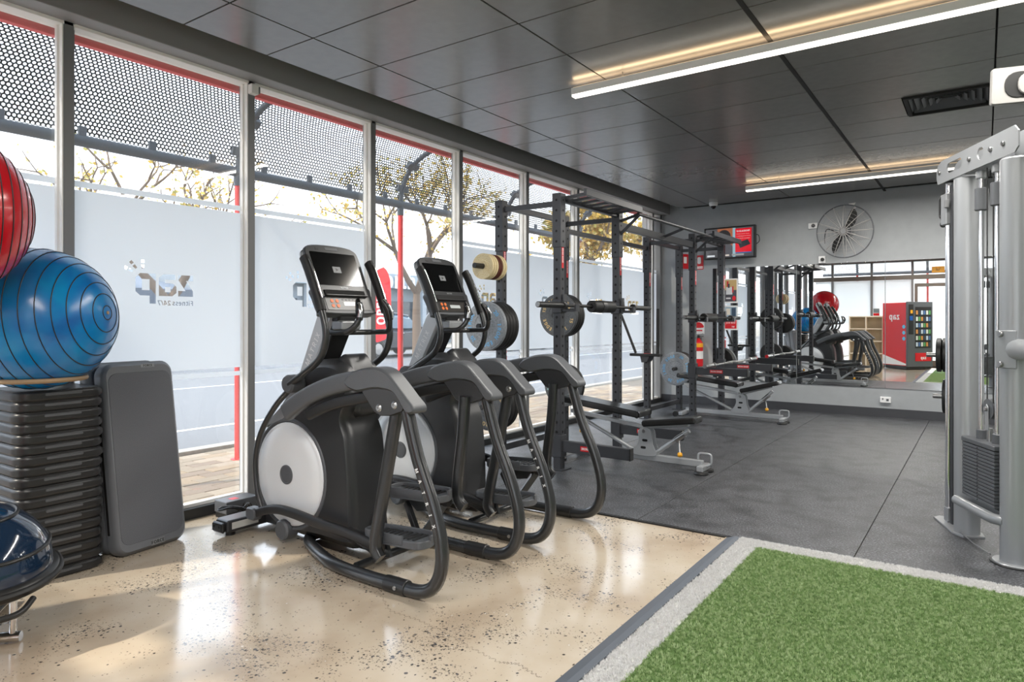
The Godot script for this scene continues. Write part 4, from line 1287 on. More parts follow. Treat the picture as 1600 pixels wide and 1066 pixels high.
	var gp := curve(path_at([[-2.936, 1.355], [-2.972, 1.44], [-3.012, 1.525], [-3.05, 1.6], [-3.085, 1.655]], 0.238, D), 4)
	for k in 2:
		var me := MB.new().sweep(gp, rrect(0.046, 0.056, 0.021, 4), Z, true).mesh()
		put(hs[k], "grip", me if k == 0 else mirrored(me), M.grip)
		var me2 := MB.new().sweep(gp.slice(3, gp.size() - 2).map(func(p): return p + V(0.029, 0.011, 0)), rrect(0.012, 0.004, 0.0015, 2), Z, true).mesh()
		put(hs[k], "sensor_strip", me2 if k == 0 else mirrored(me2), M.chrome)
	both(o, "lower_link", MB.new().tube(curve(path_at([[-3.23, 0.92], [-3.38, 0.80], [-3.51, 0.64], [-3.565, 0.47], [-3.545, 0.29], [-3.50, 0.19]], 0.215, D), 5), 0.017, 12), M.tube)
	# console mast with lettering
	var mast := xy([[-3.385, 0.93], [-3.255, 0.93], [-3.05, 1.30], [-3.02, 1.40], [-3.13, 1.40], [-3.19, 1.34]], D)
	put(o, "mast", MB.new().prism(mast, -0.075, 0.075, Transform3D(), 0.02), M.mast)
	put(o, "mast_spine", MB.new().prism(xy([[-3.27, 0.95], [-3.20, 0.95], [-2.985, 1.33], [-3.02, 1.36]], D), -0.066, 0.066, Transform3D(), 0.012), M.black)
	for s in [1.0, -1.0]:
		var dirv := V(0.5, 0.866, 0) if s > 0 else V(-0.5, -0.866, 0)
		var zz := V(0, 0, s)
		put(o, "lettering", letters("M A T R I X", 0.034, 0.0015), M.white).transform = Transform3D(Basis(dirv, zz.cross(dirv), zz), V(-3.215 + D, 1.135, 0.0755 * s))
	console(o, V(-2.985 + D, 1.35, 0))
	# fixed handlebar with pulse grips
	put(o, "handlebar_clamp", MB.new().box(V(-3.01 + D, 1.275, 0), V(0.10, 0.06, 0.15), 0.015), M.silver)
	var fh := fillet([V(-2.79 + D, 1.40, 0.10), V(-2.775 + D, 1.30, 0.115), V(-2.82 + D, 1.24, 0.15), V(-2.99 + D, 1.235, 0.165), V(-3.02 + D, 1.235, 0.0), V(-2.99 + D, 1.235, -0.165), V(-2.82 + D, 1.24, -0.15), V(-2.775 + D, 1.30, -0.115), V(-2.79 + D, 1.40, -0.10)], 0.05)
	var hb := put(o, "fixed_handlebar", MB.new().tube(fh, 0.016, 14), M.tube)
	for s in [1.0, -1.0]:
		put(hb, "pulse_grip", MB.new().tube(curve([V(-2.777 + D, 1.305, 0.115 * s), V(-2.782 + D, 1.36, 0.107 * s), V(-2.815 + D, 1.42, 0.09 * s)], 5), 0.021, 12, true, [0.85, 0.95, 1.0, 1.08, 1.12, 1.12, 1.08, 1.0, 0.9, 0.75, 0.5]), M.black_gloss)
		put(hb, "pulse_sensor", MB.new().tube(curve([V(-2.768 + D, 1.32, 0.120 * s), V(-2.770 + D, 1.36, 0.113 * s), V(-2.79 + D, 1.395, 0.103 * s)], 4), 0.014, 8, true), M.chrome)
	again(o, V(-2.7, 0, -3.575), "black and silver elliptical trainer standing next to the rubber flooring", "elliptical trainers")


func pedal(o: Node3D, c: Vector3, s: float) -> void:
	var poly := curve2([Vector2(-0.20, -0.05), Vector2(-0.12, -0.068), Vector2(0.05, -0.075), Vector2(0.16, -0.072), Vector2(0.205, -0.04), Vector2(0.21, 0.02), Vector2(0.17, 0.066), Vector2(0.05, 0.075), Vector2(-0.12, 0.068), Vector2(-0.20, 0.05)], 3)
	var flat := Basis(Vector3.RIGHT, Vector3.FORWARD, Vector3.UP)
	var xf := Transform3D(flat.rotated(Vector3.BACK, 0.05), c)
	var p := put(o, "pedal", MB.new().prism(poly, -0.02, 0.018, xf, 0.006, true), M.charcoal)
	for k in 9:
		put(p, "tread_rib", MB.new().box(xf * V(-0.13 + k * 0.034, 0.0, 0.021), V(0.018, 0.006, 0.105), 0.002), M.black)
	var rim := []
	for q in poly:
		rim.append(xf * V(q.x * 0.975, q.y * 0.95, 0.016))
	# raised rim at the front and along the outer side
	var part := rim.slice(14) + rim.slice(0, 8)
	put(p, "toe_rim", MB.new().sweep(part, rrect(0.012, 0.05, 0.005, 2).map(func(q): return Vector2(q.y + 0.0, q.x)), Vector3.UP, true), M.charcoal)


func console(o: Node3D, at: Vector3) -> void:
	# local frame: x to the user's right, y up the face, z towards the user
	var u := V(-0.185, 0.395, 0).normalized(); var n := V(u.y, -u.x, 0)
	var T := Transform3D(Basis(V(0, 0, -1), u, n), at)
	var P := func(b: MB) -> MB: return b
	var shape := curve2([Vector2(-0.165, 0.0), Vector2(0.165, 0.0), Vector2(0.19, 0.03), Vector2(0.198, 0.2), Vector2(0.20, 0.36), Vector2(0.175, 0.412), Vector2(0.09, 0.432), Vector2(-0.09, 0.432), Vector2(-0.175, 0.412), Vector2(-0.20, 0.36), Vector2(-0.198, 0.2), Vector2(-0.19, 0.03)], 3)
	var c := put(o, "console", MB.new().prism(shape, -0.012, 0.012, T, 0.008, true), M.dark_plastic)
	put(c, "console_back", MB.new().prism(shape.map(func(q): return q * 0.985 + Vector2(0, 0.003)), -0.06, -0.011, T, 0.03, true), M.mast)
	put(c, "screen", MB.new().prism(rrect(0.335, 0.215, 0.008), 0.011, 0.0135, T * Transform3D(Basis(), V(0, 0.272, 0)), 0.001), M.screen)
	put(c, "play_icon", MB.new().prism(rrect(0.058, 0.04, 0.003), 0.0134, 0.0142, T * Transform3D(Basis(), V(-0.005, 0.268, 0))), mat(Color(0.45, 0.46, 0.47), 0.4))
	put(c, "play_symbol", MB.new().prism([Vector2(-0.008, -0.01), Vector2(0.011, 0), Vector2(-0.008, 0.01)], 0.0141, 0.0148, T * Transform3D(Basis(), V(-0.005, 0.268, 0))), M.black)
	put(c, "camera_slot", MB.new().prism(rrect(0.095, 0.02, 0.005), 0.011, 0.0135, T * Transform3D(Basis(), V(0.0, 0.405, 0)), 0.001), M.charcoal)
	put(c, "sensor_button", MB.new().prism(rrect(0.026, 0.015, 0.003), 0.011, 0.0135, T * Transform3D(Basis(), V(-0.105, 0.40, 0)), 0.001), M.black)
	put(c, "lettering", letters("MATRIX", 0.011, 0.001, true), M.silver).transform = T * Transform3D(Basis(), V(0.01, 0.150, 0.0135))
	# lower keypad block stands forward
	var low := curve2([Vector2(-0.17, -0.012), Vector2(0.17, -0.012), Vector2(0.196, 0.02), Vector2(0.202, 0.10), Vector2(0.20, 0.155), Vector2(0.10, 0.163), Vector2(-0.10, 0.163), Vector2(-0.20, 0.155), Vector2(-0.202, 0.10), Vector2(-0.196, 0.02)], 3)
	put(c, "keypad_shell", MB.new().prism(low, -0.05, 0.011, T, 0.006, true), M.charcoal)
	put(c, "phone_tray", MB.new().box(T * V(0.0, 0.117, 0.013), V(0.30, 0.035, 0.012), 0.003, T.basis), M.hole)
	put(c, "tray_lip", MB.new().box(T * V(0.0, 0.095, 0.02), V(0.31, 0.008, 0.026), 0.003, T.basis), M.dark_plastic)
	put(c, "keypad", MB.new().prism(rrect(0.32, 0.078, 0.008), 0.0105, 0.014, T * Transform3D(Basis(), V(0, 0.048, 0)), 0.001), mat(Color(0.20, 0.19, 0.18), 0.3))
	for k in 4:
		put(c, "round_key", MB.new().cyl(T * V(-0.115 + (k % 2) * 0.036, 0.064 - (k / 2) * 0.03, 0.0135), T * V(-0.115 + (k % 2) * 0.036, 0.064 - (k / 2) * 0.03, 0.0165), 0.0115, 14), mat(Color(0.90, 0.45, 0.18), 0.4))
	for k in 5:
		put(c, "small_key", MB.new().prism(rrect(0.012, 0.01, 0.002), 0.0138, 0.0152, T * Transform3D(Basis(), V(-0.035 + k * 0.026, 0.074, 0)), 0.0005), M.black)
	put(c, "readout", MB.new().prism(rrect(0.105, 0.024, 0.003), 0.0138, 0.0152, T * Transform3D(Basis(), V(0.02, 0.048, 0)), 0.0005), mat(Color(0.74, 0.76, 0.76), 0.2))
	put(c, "neck", MB.new().box(T * V(0, 0.03, -0.07), V(0.13, 0.12, 0.10), 0.02, T.basis), M.black)


# ---------------------------------------------------------------- power racks
const FX := -3.04      # front row of posts
const RX := -3.66      # row by the window
const S := 0.075

func holed_post(h: float, blank0: float, blank1: float) -> Array:
	# [shell, hole discs] of a square post with hole rows on two faces; blank: a stretch without holes
	var b := MB.new()
	var hd := MB.new()
	b.box(V(0, h / 2, 0), V(S, h, S), 0.006)
	var y := 0.16
	while y < h - 0.05:
		if y < blank0 or y > blank1:
			var r := 0.0125 if y < blank1 else 0.007
			for d in [Vector3.BACK, Vector3.FORWARD, Vector3.RIGHT, Vector3.LEFT]:
				var x: Vector3 = V(d.z, 0, d.x).abs()
				hd.lathe([Vector2(0, 0.0004), Vector2(r, 0.0004)], 10, Transform3D(Basis(x, d, x.cross(d)), d * (S / 2) + V(0, y, 0)))
		y += 0.05 if y > blank1 else 0.083
	return [b.mesh(), hd.mesh()]


func racks() -> void:
	var H := 2.4
	var hp := holed_post(H, 1.82, 2.08)
	for k in 2:
		var z0: float = [-5.06, -8.36][k]; var z1: float = [-6.20, -9.50][k]
		var zm := (z0 + z1) / 2
		var o := thing("power_rack", ["black steel power rack next to the elliptical trainers", "black steel power rack next to the mirror wall"][k], "power rack", V(0, 0.012, 0), "power racks")
		for p in [[FX, z0], [FX, z1], [RX, z0], [RX, z1]]:
			var q := put(o, "post", hp[0], M.rack)
			q.position = V(p[0], 0, p[1])
			put(q, "hole_row", hp[1], M.hole)
			put(q, "base_plate", MB.new().box(V(0.0, 0.004, 0.0), V(0.16, 0.008, 0.16), 0.002), M.rack)
			put(q, "sleeve", MB.new().box(V(0, 2.165, 0), V(S + 0.012, 0.47, S + 0.012), 0.004), M.rack)
			put(q, "red_decal", MB.new().box(V(S / 2 + 0.001, 1.86, 0), V(0.002, 0.22, 0.03)), M.red)
			put(q, "lettering", letters("IRON EDGE", 0.018, 0.001, true), M.white).transform = Transform3D(Basis(V(0, 1, 0), V(0, 0, 1), V(1, 0, 0)), V(S / 2 + 0.002, 1.86, 0))
			var sl := MB.new()
			for j in 5:
				for d in [V(0, 0, 1), V(1, 0, 0)]:
					var x: Vector3 = V(d.z, 0, d.x).abs()
					sl.lathe([Vector2(0, 0.0004), Vector2(0.011, 0.0004)], 10, Transform3D(Basis(x, d, x.cross(d)), (d as Vector3) * (S / 2 + 0.006) + V(0, 1.98 + j * 0.09, 0)))
			put(q, "bolt_holes", sl, M.hole)
		# cross members
		for z in [z0, z1]:
			put(o, "cross_bar", bar(V(FX - S / 2, 2.315, z), V(RX + S / 2, 2.315, z), 0.035, 0.045), M.rack)
		put(o, "back_beam", bar(V(RX, 2.35, z0 - S / 2), V(RX, 2.35, z1 + S / 2), 0.04, 0.05), M.rack)
		put(o, "low_beam", bar(V(RX, 0.12, z0 - S / 2), V(RX, 0.12, z1 + S / 2), 0.05, 0.06), M.rack)
		# ladder of pull-up rungs over the front
		var ld := put(o, "pull_up_ladder", bar(V(FX, 2.36, z0 - S / 2), V(FX, 2.36, z1 + S / 2), 0.05, 0.05), M.rack)
		put(ld, "outer_rail", bar(V(-2.77, 2.385, z0 + 0.02), V(-2.77, 2.385, z1 + 0.02), 0.03, 0.06), M.rack)
		for j in 7:
			var zz := lerpf(z0 - 0.06, z1 + 0.10, j / 6.0)
			put(ld, "rung", bar(V(FX, 2.365, zz), V(-2.77, 2.378, zz + 0.02), 0.06, 0.022), M.rack)
		# spotter arms near the floor (first rack) or at hip height (second)
		for z in [z0, z1]:
			var y: float = 0.205 if k == 0 else 0.66
			var a := put(o, "spotter_arm", bar(V(FX + S / 2, y, z), V(-2.36, y - 0.005, z), 0.06, 0.095, 0.004), M.rack)
			put(a, "arm_bracket", MB.new().box(V(FX, y, z), V(S + 0.024, 0.19, S + 0.024), 0.004), M.rack)
			put(a, "end_cap", MB.new().box(V(-2.355, y - 0.005, z), V(0.012, 0.10, 0.065), 0.003), M.black)
			put(a, "red_label", MB.new().box(V(-2.73, y, z + 0.0305), V(0.16, 0.042, 0.001)), M.red)
			put(a, "lettering", letters("IRON EDGE", 0.02, 0.001, true), M.white).transform = Transform3D(Basis(), V(-2.73, y, z + 0.0315))
		# bar hooks
		for z in [z0, z1]:
			var y2: float = 1.40 if k == 0 else 1.31
			var j := put(o, "bar_hook", MB.new().box(V(FX, y2 + 0.02, z), V(S + 0.02, 0.12, S + 0.02), 0.004), M.rack)
			put(j, "hook_plate", MB.new().prism(xy([[FX + 0.05, y2 - 0.03], [FX + 0.19, y2 - 0.03], [FX + 0.19, y2 + 0.03], [FX + 0.175, y2 + 0.03], [FX + 0.165, y2 - 0.012], [FX + 0.075, y2 - 0.012], [FX + 0.065, y2 + 0.12], [FX + 0.05, y2 + 0.12]]), z - 0.03, z + 0.03, Transform3D(), 0.003), M.rack)
			put(j, "hook_liner", MB.new().box(V(FX + 0.118, y2 - 0.009, z), V(0.085, 0.006, 0.056), 0.002), M.black)
	# beams and pull-up bar between the two racks
	var c := thing("rack_bridge", "black beams and pull-up bar joining the two power racks", "pull-up bar", V(0, 0.012, 0))
	put(c, "front_beam", bar(V(FX, 2.255, -6.20 - S / 2 - 0.007), V(FX, 2.255, -8.36 + S / 2 + 0.007), 0.05, 0.075), M.rack)
	put(c, "back_beam", bar(V(RX, 2.25, -6.20 - S / 2 - 0.007), V(RX, 2.25, -8.36 + S / 2 + 0.007), 0.04, 0.05), M.rack)
	put(c, "round_bar", MB.new().tube([V(-2.80, 2.345, -6.17), V(-2.80, 2.345, -8.39)], 0.016, 12), M.rack)
	for z in [-6.2, -8.36]:
		put(c, "bar_bracket", bar(V(FX + 0.03, 2.295, z), V(-2.79, 2.35, z), 0.012, 0.03, 0.002), M.rack)
		put(c, "bar_strut", bar(V(-2.80, 2.338, z), V(FX + 0.03, 2.16, z), 0.012, 0.03, 0.002), M.rack)
	put(c, "middle_strut", bar(V(-2.80, 2.34, -7.4), V(FX, 2.26, -7.4), 0.012, 0.03, 0.002), M.rack)
	# dip handles on a post by the window
	var d := thing("dip_station", "black dip handle attachment hooked on a rack post", "dip station", V(-3.62, 0.86, -8.22))
	put(d, "tray", MB.new().box(V(0, 0, 0), V(0.42, 0.035, 0.10), 0.006), M.black)
	put(d, "bracket", MB.new().prism([Vector2(-0.07, -0.015), Vector2(0.07, -0.015), Vector2(0.03, -0.09), Vector2(-0.05, -0.10)], -0.12, 0.03, Transform3D(), 0.004), M.rack)
	put(d, "handle", MB.new().tube([V(-0.14, 0.02, 0.0), V(-0.34, 0.52, 0.02)], 0.017, 12), M.black)
	put(d, "handle", MB.new().tube([V(0.165, 0.02, 0), V(0.168, 0.60, 0.0)], 0.021, 12), M.black)
	put(d, "red_mark", MB.new().box(V(0.02, 0.019, 0), V(0.10, 0.002, 0.04)), M.red)


# ---------------------------------------------------------------- plates and bars
func plate_mesh(r: float, t: float) -> ArrayMesh:
	var pr := [Vector2(0.026, 0), Vector2(0.055, 0), Vector2(0.06, 0.002), Vector2(0.11, 0.003), Vector2(0.115, 0.0), Vector2(r - 0.022, 0.0), Vector2(r - 0.015, 0.004), Vector2(r - 0.006, 0.004), Vector2(r, 0.009), Vector2(r, t - 0.009), Vector2(r - 0.006, t - 0.004), Vector2(r - 0.02, t), Vector2(0.026, t)]
	# axis runs towards +z: y of the lathe turned
	return MB.new().lathe(pr.map(func(p): return Vector2(p.x, t - p.y)), 48, Transform3D(Basis(Vector3.RIGHT, PI / 2), V(0, 0, -t))).mesh()

func plate_letters(r: float, kg: String) -> ArrayMesh:
	var b := MB.new()
	for half in 2:
		var word := "IRON EDGE"
		for i in word.length():
			if word[i] == " ": continue
			var a := PI / 2 - (i - 4) * 0.235 - PI * half
			if half == 1: a = -PI / 2 - (i - 4) * 0.235
			var up := V(cos(a), sin(a), 0)
			b.add(letters(word[i], r * 0.17, 0.002, true), Transform3D(Basis(up.cross(Vector3.BACK) * 1.0, up, Vector3.BACK), up * (r * 0.74)))
		var s := 1.0 if half == 0 else -1.0
		b.add(letters(kg, r * 0.17, 0.002, true), Transform3D(Basis(V(0, -s, 0), V(s, 0, 0), Vector3.BACK), V(s * r * 0.77, r * 0.0, 0)))
	return b.mesh()

func plate_stack(x: float, y: float, z_back: float, n: int, r: float, t: float, face: Material, ink: Material, kg: String, label: String, group: String) -> void:
	var me := plate_mesh(r, t); var le := plate_letters(r, kg)
	for i in n:
		var o := thing("weight_plate", ("outermost %s" % label) if i == n - 1 else "plate %s from the post, %s" % [["first", "second", "third", "fourth"][i], label], "weight plate", V(x, y, z_back + t * (i + 1) + 0.001 * i), group)
		o.rotation.z = rng.randf_range(-1.2, 1.2)
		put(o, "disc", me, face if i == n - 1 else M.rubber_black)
		if i == n - 1:
			put(o, "lettering", le, ink).position = V(0, 0, 0.0005)
	# the horn that holds them
	var h := thing("storage_horn", "black storage peg holding %s" % group, "peg", V(x, y, 0))
	put(h, "peg", MB.new().cyl(V(0, 0, z_back - 0.012), V(0, 0, z_back + t * n + 0.10), 0.0245, 16, 0.004), M.black)
	put(h, "flange", MB.new().box(V(0, 0, z_back - 0.006), V(0.09, 0.11, 0.010), 0.002), M.rack)


func barbell(label: String, at: Vector3, length: float, group: String) -> Node3D:
	var o := thing("barbell", label, "barbell", at, group)
	var h := length / 2; var sl := 0.42
	put(o, "shaft", MB.new().cyl(V(0, 0, -h + sl), V(0, 0, h - sl), 0.014, 14), M.rubber_black)
	for s in [-1.0, 1.0]:
		var e := put(o, "sleeve", MB.new().cyl(V(0, 0, s * h), V(0, 0, s * (h - sl + 0.02)), 0.025, 18, 0.003), M.black)
		put(e, "end_cap", MB.new().cyl(V(0, 0, s * (h + 0.004)), V(0, 0, s * (h - 0.002)), 0.022, 18, 0.002), M.steel)
		put(e, "collar", MB.new().cyl(V(0, 0, s * (h - sl)), V(0, 0, s * (h - sl + 0.035)), 0.038, 18, 0.004), M.black)
	return o


func plates_and_bars() -> void:
	var T := 0.045
	plate_stack(RX + 0.02, 1.255, -5.005, 5, 0.222, T, M.plate_sheen, M.blue_ink, "20", "blue-lettered 20 kg set on the horn beside the elliptical trainers", "blue-lettered 20 kg plates at chest height")
	plate_stack(RX + 0.02, 0.54, -5.005, 3, 0.222, 0.06, M.plate_dark, M.gold_ink, "15", "gold-lettered 15 kg set low behind the elliptical trainers", "gold-lettered plates on the low horn")
	plate_stack(RX + 0.06, 1.36, -6.15, 4, 0.222, T, M.plate_dark, M.gold_ink, "15", "gold-lettered 15 kg set behind the padded barbell", "gold-lettered plates behind the barbell")
	plate_stack(RX + 0.06, 0.63, -6.15, 2, 0.222, T, M.plate_dark, mat(Color(0.62, 0.80, 0.78), 0.5), "10", "pale-lettered set low behind the bench backrest", "pale-lettered plates by the bench")
	plate_stack(RX + 0.05, 0.62, -9.44, 4, 0.24, 0.05, M.plate_sheen, M.blue_ink, "20", "blue-lettered 20 kg set near the fire extinguisher", "blue-lettered plates by the mirror wall")
	# small cream fractional plates
	var cream := tri_tex(mat(Color(0.88, 0.82, 0.68), 0.6), ntex(256, 0.06, [Color(1, 1, 1), Color(1, 1, 0.98), Color(0.80, 0.68, 0.42)], 61), 6.0, false)
	var brown := mat(Color(0.36, 0.18, 0.13), 0.6)
	var cols := [cream, cream, brown, brown, cream, cream, cream]
	var ord7 := ["first", "second", "third", "fourth", "fifth", "sixth", "outermost"]
	for i in 7:
		var o := thing("fractional_plate", "small worn cream plate, %s from the post on the topmost horn" % ord7[i] if cols[i] != brown else "small brown plate, %s from the post on the topmost horn" % ord7[i], "weight plate", V(RX - 0.005, 1.79, -5.01 + 0.033 * (i + 1)), "small plates on the topmost horn")
		put(o, "disc", plate_mesh(0.115, 0.032), cols[i])
	var h := thing("storage_horn", "black storage peg holding the small cream plates", "peg", V(RX - 0.005, 1.79, 0))
	put(h, "peg", MB.new().cyl(V(0, 0, -5.02), V(0, 0, -4.66), 0.0245, 16, 0.004), M.black)
	# barbells
	var b := barbell("black barbell with thick foam bar pad resting on the first rack", V(-2.935, 1.435, -5.655), 2.2, "barbells on the racks")
	put(b, "bar_pad", MB.new().lathe([Vector2(0.02, 0), Vector2(0.05, 0), Vector2(0.056, 0.012), Vector2(0.056, 0.41), Vector2(0.05, 0.42), Vector2(0.02, 0.42)], 20, Transform3D(Basis(Vector3.RIGHT, PI / 2), V(0, 0, -0.22))), M.grip)
	put(b, "pad_strap", MB.new().cyl(V(0, 0, -0.03), V(0, 0, 0.05), 0.059, 20), M.black)
	var b2 := barbell("black barbell with bar pad resting on the rack next to the mirrors", V(-2.935, 1.345, -8.88), 2.2, "barbells on the racks")
	put(b2, "bar_pad", MB.new().lathe([Vector2(0.02, 0), Vector2(0.05, 0), Vector2(0.056, 0.012), Vector2(0.056, 0.41), Vector2(0.05, 0.42), Vector2(0.02, 0.42)], 20, Transform3D(Basis(Vector3.RIGHT, PI / 2), V(0, 0, -0.0))), M.grip)
	# curl bar lying on the spotter arms
	var c := thing("curl_bar", "bent steel curl bar lying on the spotter arms", "barbell", V(-2.70, 0.765, -8.9))
	put(c, "shaft", MB.new().tube(fillet([V(0, 0, 0.9), V(0, 0, 0.35), V(0.07, 0, 0.22), V(-0.05, 0, 0.1), V(0, 0, 0), V(-0.05, 0, -0.1), V(0.07, 0, -0.22), V(0, 0, -0.35), V(0, 0, -0.9)], 0.05), 0.014, 12), M.steel)
	for s in [-1.0, 1.0]:
		var e := put(c, "sleeve", MB.new().cyl(V(0, 0, s * 1.08), V(0, 0, s * 0.78), 0.025, 16, 0.003), M.steel)
		put(e, "collar", MB.new().cyl(V(0, 0, s * 0.78), V(0, 0, s * 0.74), 0.034, 16, 0.003), M.steel)
	put(c, "red_cap", MB.new().cyl(V(0, 0, -1.08), V(0, 0, -1.10), 0.026, 16), M.red)
	# plate tree past the cable tower
	var t := thing("plate_tree", "black plate storage tree standing past the cable tower", "plate rack", V(-0.18, 0.012, -7.8))
	put(t, "column", MB.new().box(V(0, 0.6, 0), V(0.07, 1.2, 0.07), 0.004), M.rack)
	put(t, "foot", MB.new().box(V(0.05, 0.03, 0), V(0.3, 0.05, 0.4), 0.006), M.rack)
	var pm := plate_mesh(0.165, 0.048)
	for q in [[0.97, -0.47, 2, "upper"], [0.568, -0.415, 1, "lower"]]:
		put(t, "peg", MB.new().cyl(V(-0.035, q[0] - 0.012, 0), V(q[1] + 0.18, q[0] - 0.012, 0), 0.0235, 16, 0.003), M.steel)
		for i in q[2]:
			var o := thing("weight_plate", "%sblack rubber plate on the %s peg past the cable tower" % ["outermost " if i == 1 else "", q[3]], "weight plate", V(-0.335 - 0.05 * i, q[0], -7.8), "black plates on the plate tree")
			o.rotation.y = -PI / 2
			put(o, "disc", pm, M.rubber_black)


# ---------------------------------------------------------------- benches
func cushion(a: Vector3, b: Vector3, w0: float, w1: float, t: float) -> MB:
	# padded board from a to b (points on its upper face, z = 0), narrower at b; corners round
	var d := (b - a).normalized(); var u := V(-d.y, d.x, 0)
	var l := a.distance_to(b)
	var out := curve2([Vector2(0.0, -w0 * 0.42), Vector2(0.03, -w0 / 2), Vector2(l * 0.5, -(w0 + w1) / 4), Vector2(l - 0.03, -w1 / 2), Vector2(l, -w1 * 0.40), Vector2(l, w1 * 0.40), Vector2(l - 0.03, w1 / 2), Vector2(l * 0.5, (w0 + w1) / 4), Vector2(0.03, w0 / 2), Vector2(0.0, w0 * 0.42)], 3)
	return MB.new().prism(out, -t, 0.0, Transform3D(Basis(d, V(0, 0, -1), u), a), 0.016, true)


func benches() -> void:
	for k in 2:
		var at: Vector3 = [V(-2.5, 0.012, -5.63), V(-2.62, 0.012, -8.92)][k]
		var o := thing("adjustable_bench", ["grey and black adjustable bench inside the rack next to the elliptical trainers", "grey and black adjustable bench with raised seat by the mirror wall"][k], "bench", at, "adjustable benches")
		put(o, "base_rail", bar(V(-0.72, 0.085, 0), V(0.545, 0.075, 0), 0.05, 0.06, 0.008), M.bench_frame)
		# rear foot bar with wheels, front foot with rubber pads and a carry loop
		put(o, "front_foot", MB.new().box(V(0.545, 0.045, 0), V(0.06, 0.05, 0.20), 0.01), M.bench_frame)
		for s in [-1.0, 1.0]:
			put(o, "rubber_foot", MB.new().lathe([Vector2(0, 0), Vector2(0.058, 0), Vector2(0.062, 0.008), Vector2(0.055, 0.024), Vector2(0, 0.026)], 20, Transform3D(Basis(), V(0.55, 0, 0.07 * s))), M.black)
			put(o, "rear_foot", bar(V(-0.70, 0.06, 0.0), V(-0.70, 0.055, 0.26 * s), 0.06, 0.05, 0.01), M.bench_frame)
			put(o, "rear_pad", MB.new().cyl(V(-0.70, 0, 0.25 * s), V(-0.70, 0.03, 0.25 * s), 0.045, 18, 0.005), M.black)
			put(o, "wheel", MB.new().cyl(V(-0.78, 0.04, 0.20 * s), V(-0.78, 0.04, 0.235 * s), 0.04, 18, 0.004), M.black)
		put(o, "carry_loop", MB.new().tube(fillet([V(0.50, 0.10, 0.0), V(0.50, 0.165, 0), V(0.615, 0.165, 0), V(0.615, 0.075, 0), V(0.56, 0.05, 0)], 0.03), 0.009, 10), M.bench_frame)
		# centre plates
		var cp := curve2([Vector2(-0.10, 0.10), Vector2(0.13, 0.10), Vector2(0.105, 0.20), Vector2(0.09, 0.31), Vector2(0.05, 0.345), Vector2(0.0, 0.345), Vector2(-0.035, 0.30), Vector2(-0.03, 0.23), Vector2(-0.06, 0.16)], 3)
		for s in [-1.0, 1.0]:
			var p := put(o, "centre_plate", MB.new().prism(cp, 0.038 * s - 0.004, 0.038 * s + 0.004, Transform3D(), 0.001), M.bench_frame)
			for q in [[0.03, 0.23], [0.015, 0.165]]:
				put(p, "slot", MB.new().prism(rrect(0.05, 0.022, 0.01).map(func(v): return v + Vector2(q[0], q[1])), 0.042 * s - 0.001, 0.042 * s + 0.001), M.hole)
			put(p, "bolt", MB.new().cyl(V(0.02, 0.31, 0.04 * s), V(0.02, 0.31, 0.05 * s), 0.016, 12, 0.002), M.steel)
		var lift: float = [0.045, 0.11][k]
		# padded parts
		put(o, "backrest", cushion(V(0.01, 0.43, 0), V(-0.80, 0.525, 0), 0.26, 0.26, 0.06), M.bench_pad)
		put(o, "seat", cushion(V(0.035, 0.415, 0), V(0.50, 0.43 + lift, 0), 0.26, 0.20, 0.055), M.bench_pad)
		put(o, "backrest_rail", bar(V(0.0, 0.345, 0), V(-0.74, 0.435, 0), 0.05, 0.035, 0.005), M.bench_frame)
		put(o, "seat_rail", bar(V(0.03, 0.345, 0), V(0.42, 0.355 + lift, 0), 0.05, 0.035, 0.005), M.bench_frame)
		# struts with yellow pull pins
		put(o, "backrest_strut", MB.new().tube([V(-0.71, 0.41, 0), V(-0.10, 0.13, 0)], 0.018, 12), M.bench_frame)
		put(o, "seat_strut", MB.new().tube([V(0.12, 0.12, 0), V(0.42, 0.31 + lift * 0.8, 0)], 0.02, 12), M.bench_frame)
		put(o, "strut_collar", MB.new().tube([V(0.30, 0.235 + lift * 0.4, 0), V(0.38, 0.285 + lift * 0.6, 0)], 0.026, 12), M.steel)
		for q in [[V(0.33, 0.25 + lift * 0.4, 0.0), V(0.03, -0.11, 0.06)], [V(-0.62, 0.37, 0), V(0.03, -0.09, 0.07)]]:
			var a: Vector3 = q[0]; var e: Vector3 = a + q[1]
			var pin := put(o, "pull_pin", MB.new().cyl(a, e, 0.007, 10), M.steel)
			put(pin, "yellow_knob", MB.new().cyl(e, e + (q[1] as Vector3).normalized() * 0.035, 0.021, 16, 0.006), M.yellow)


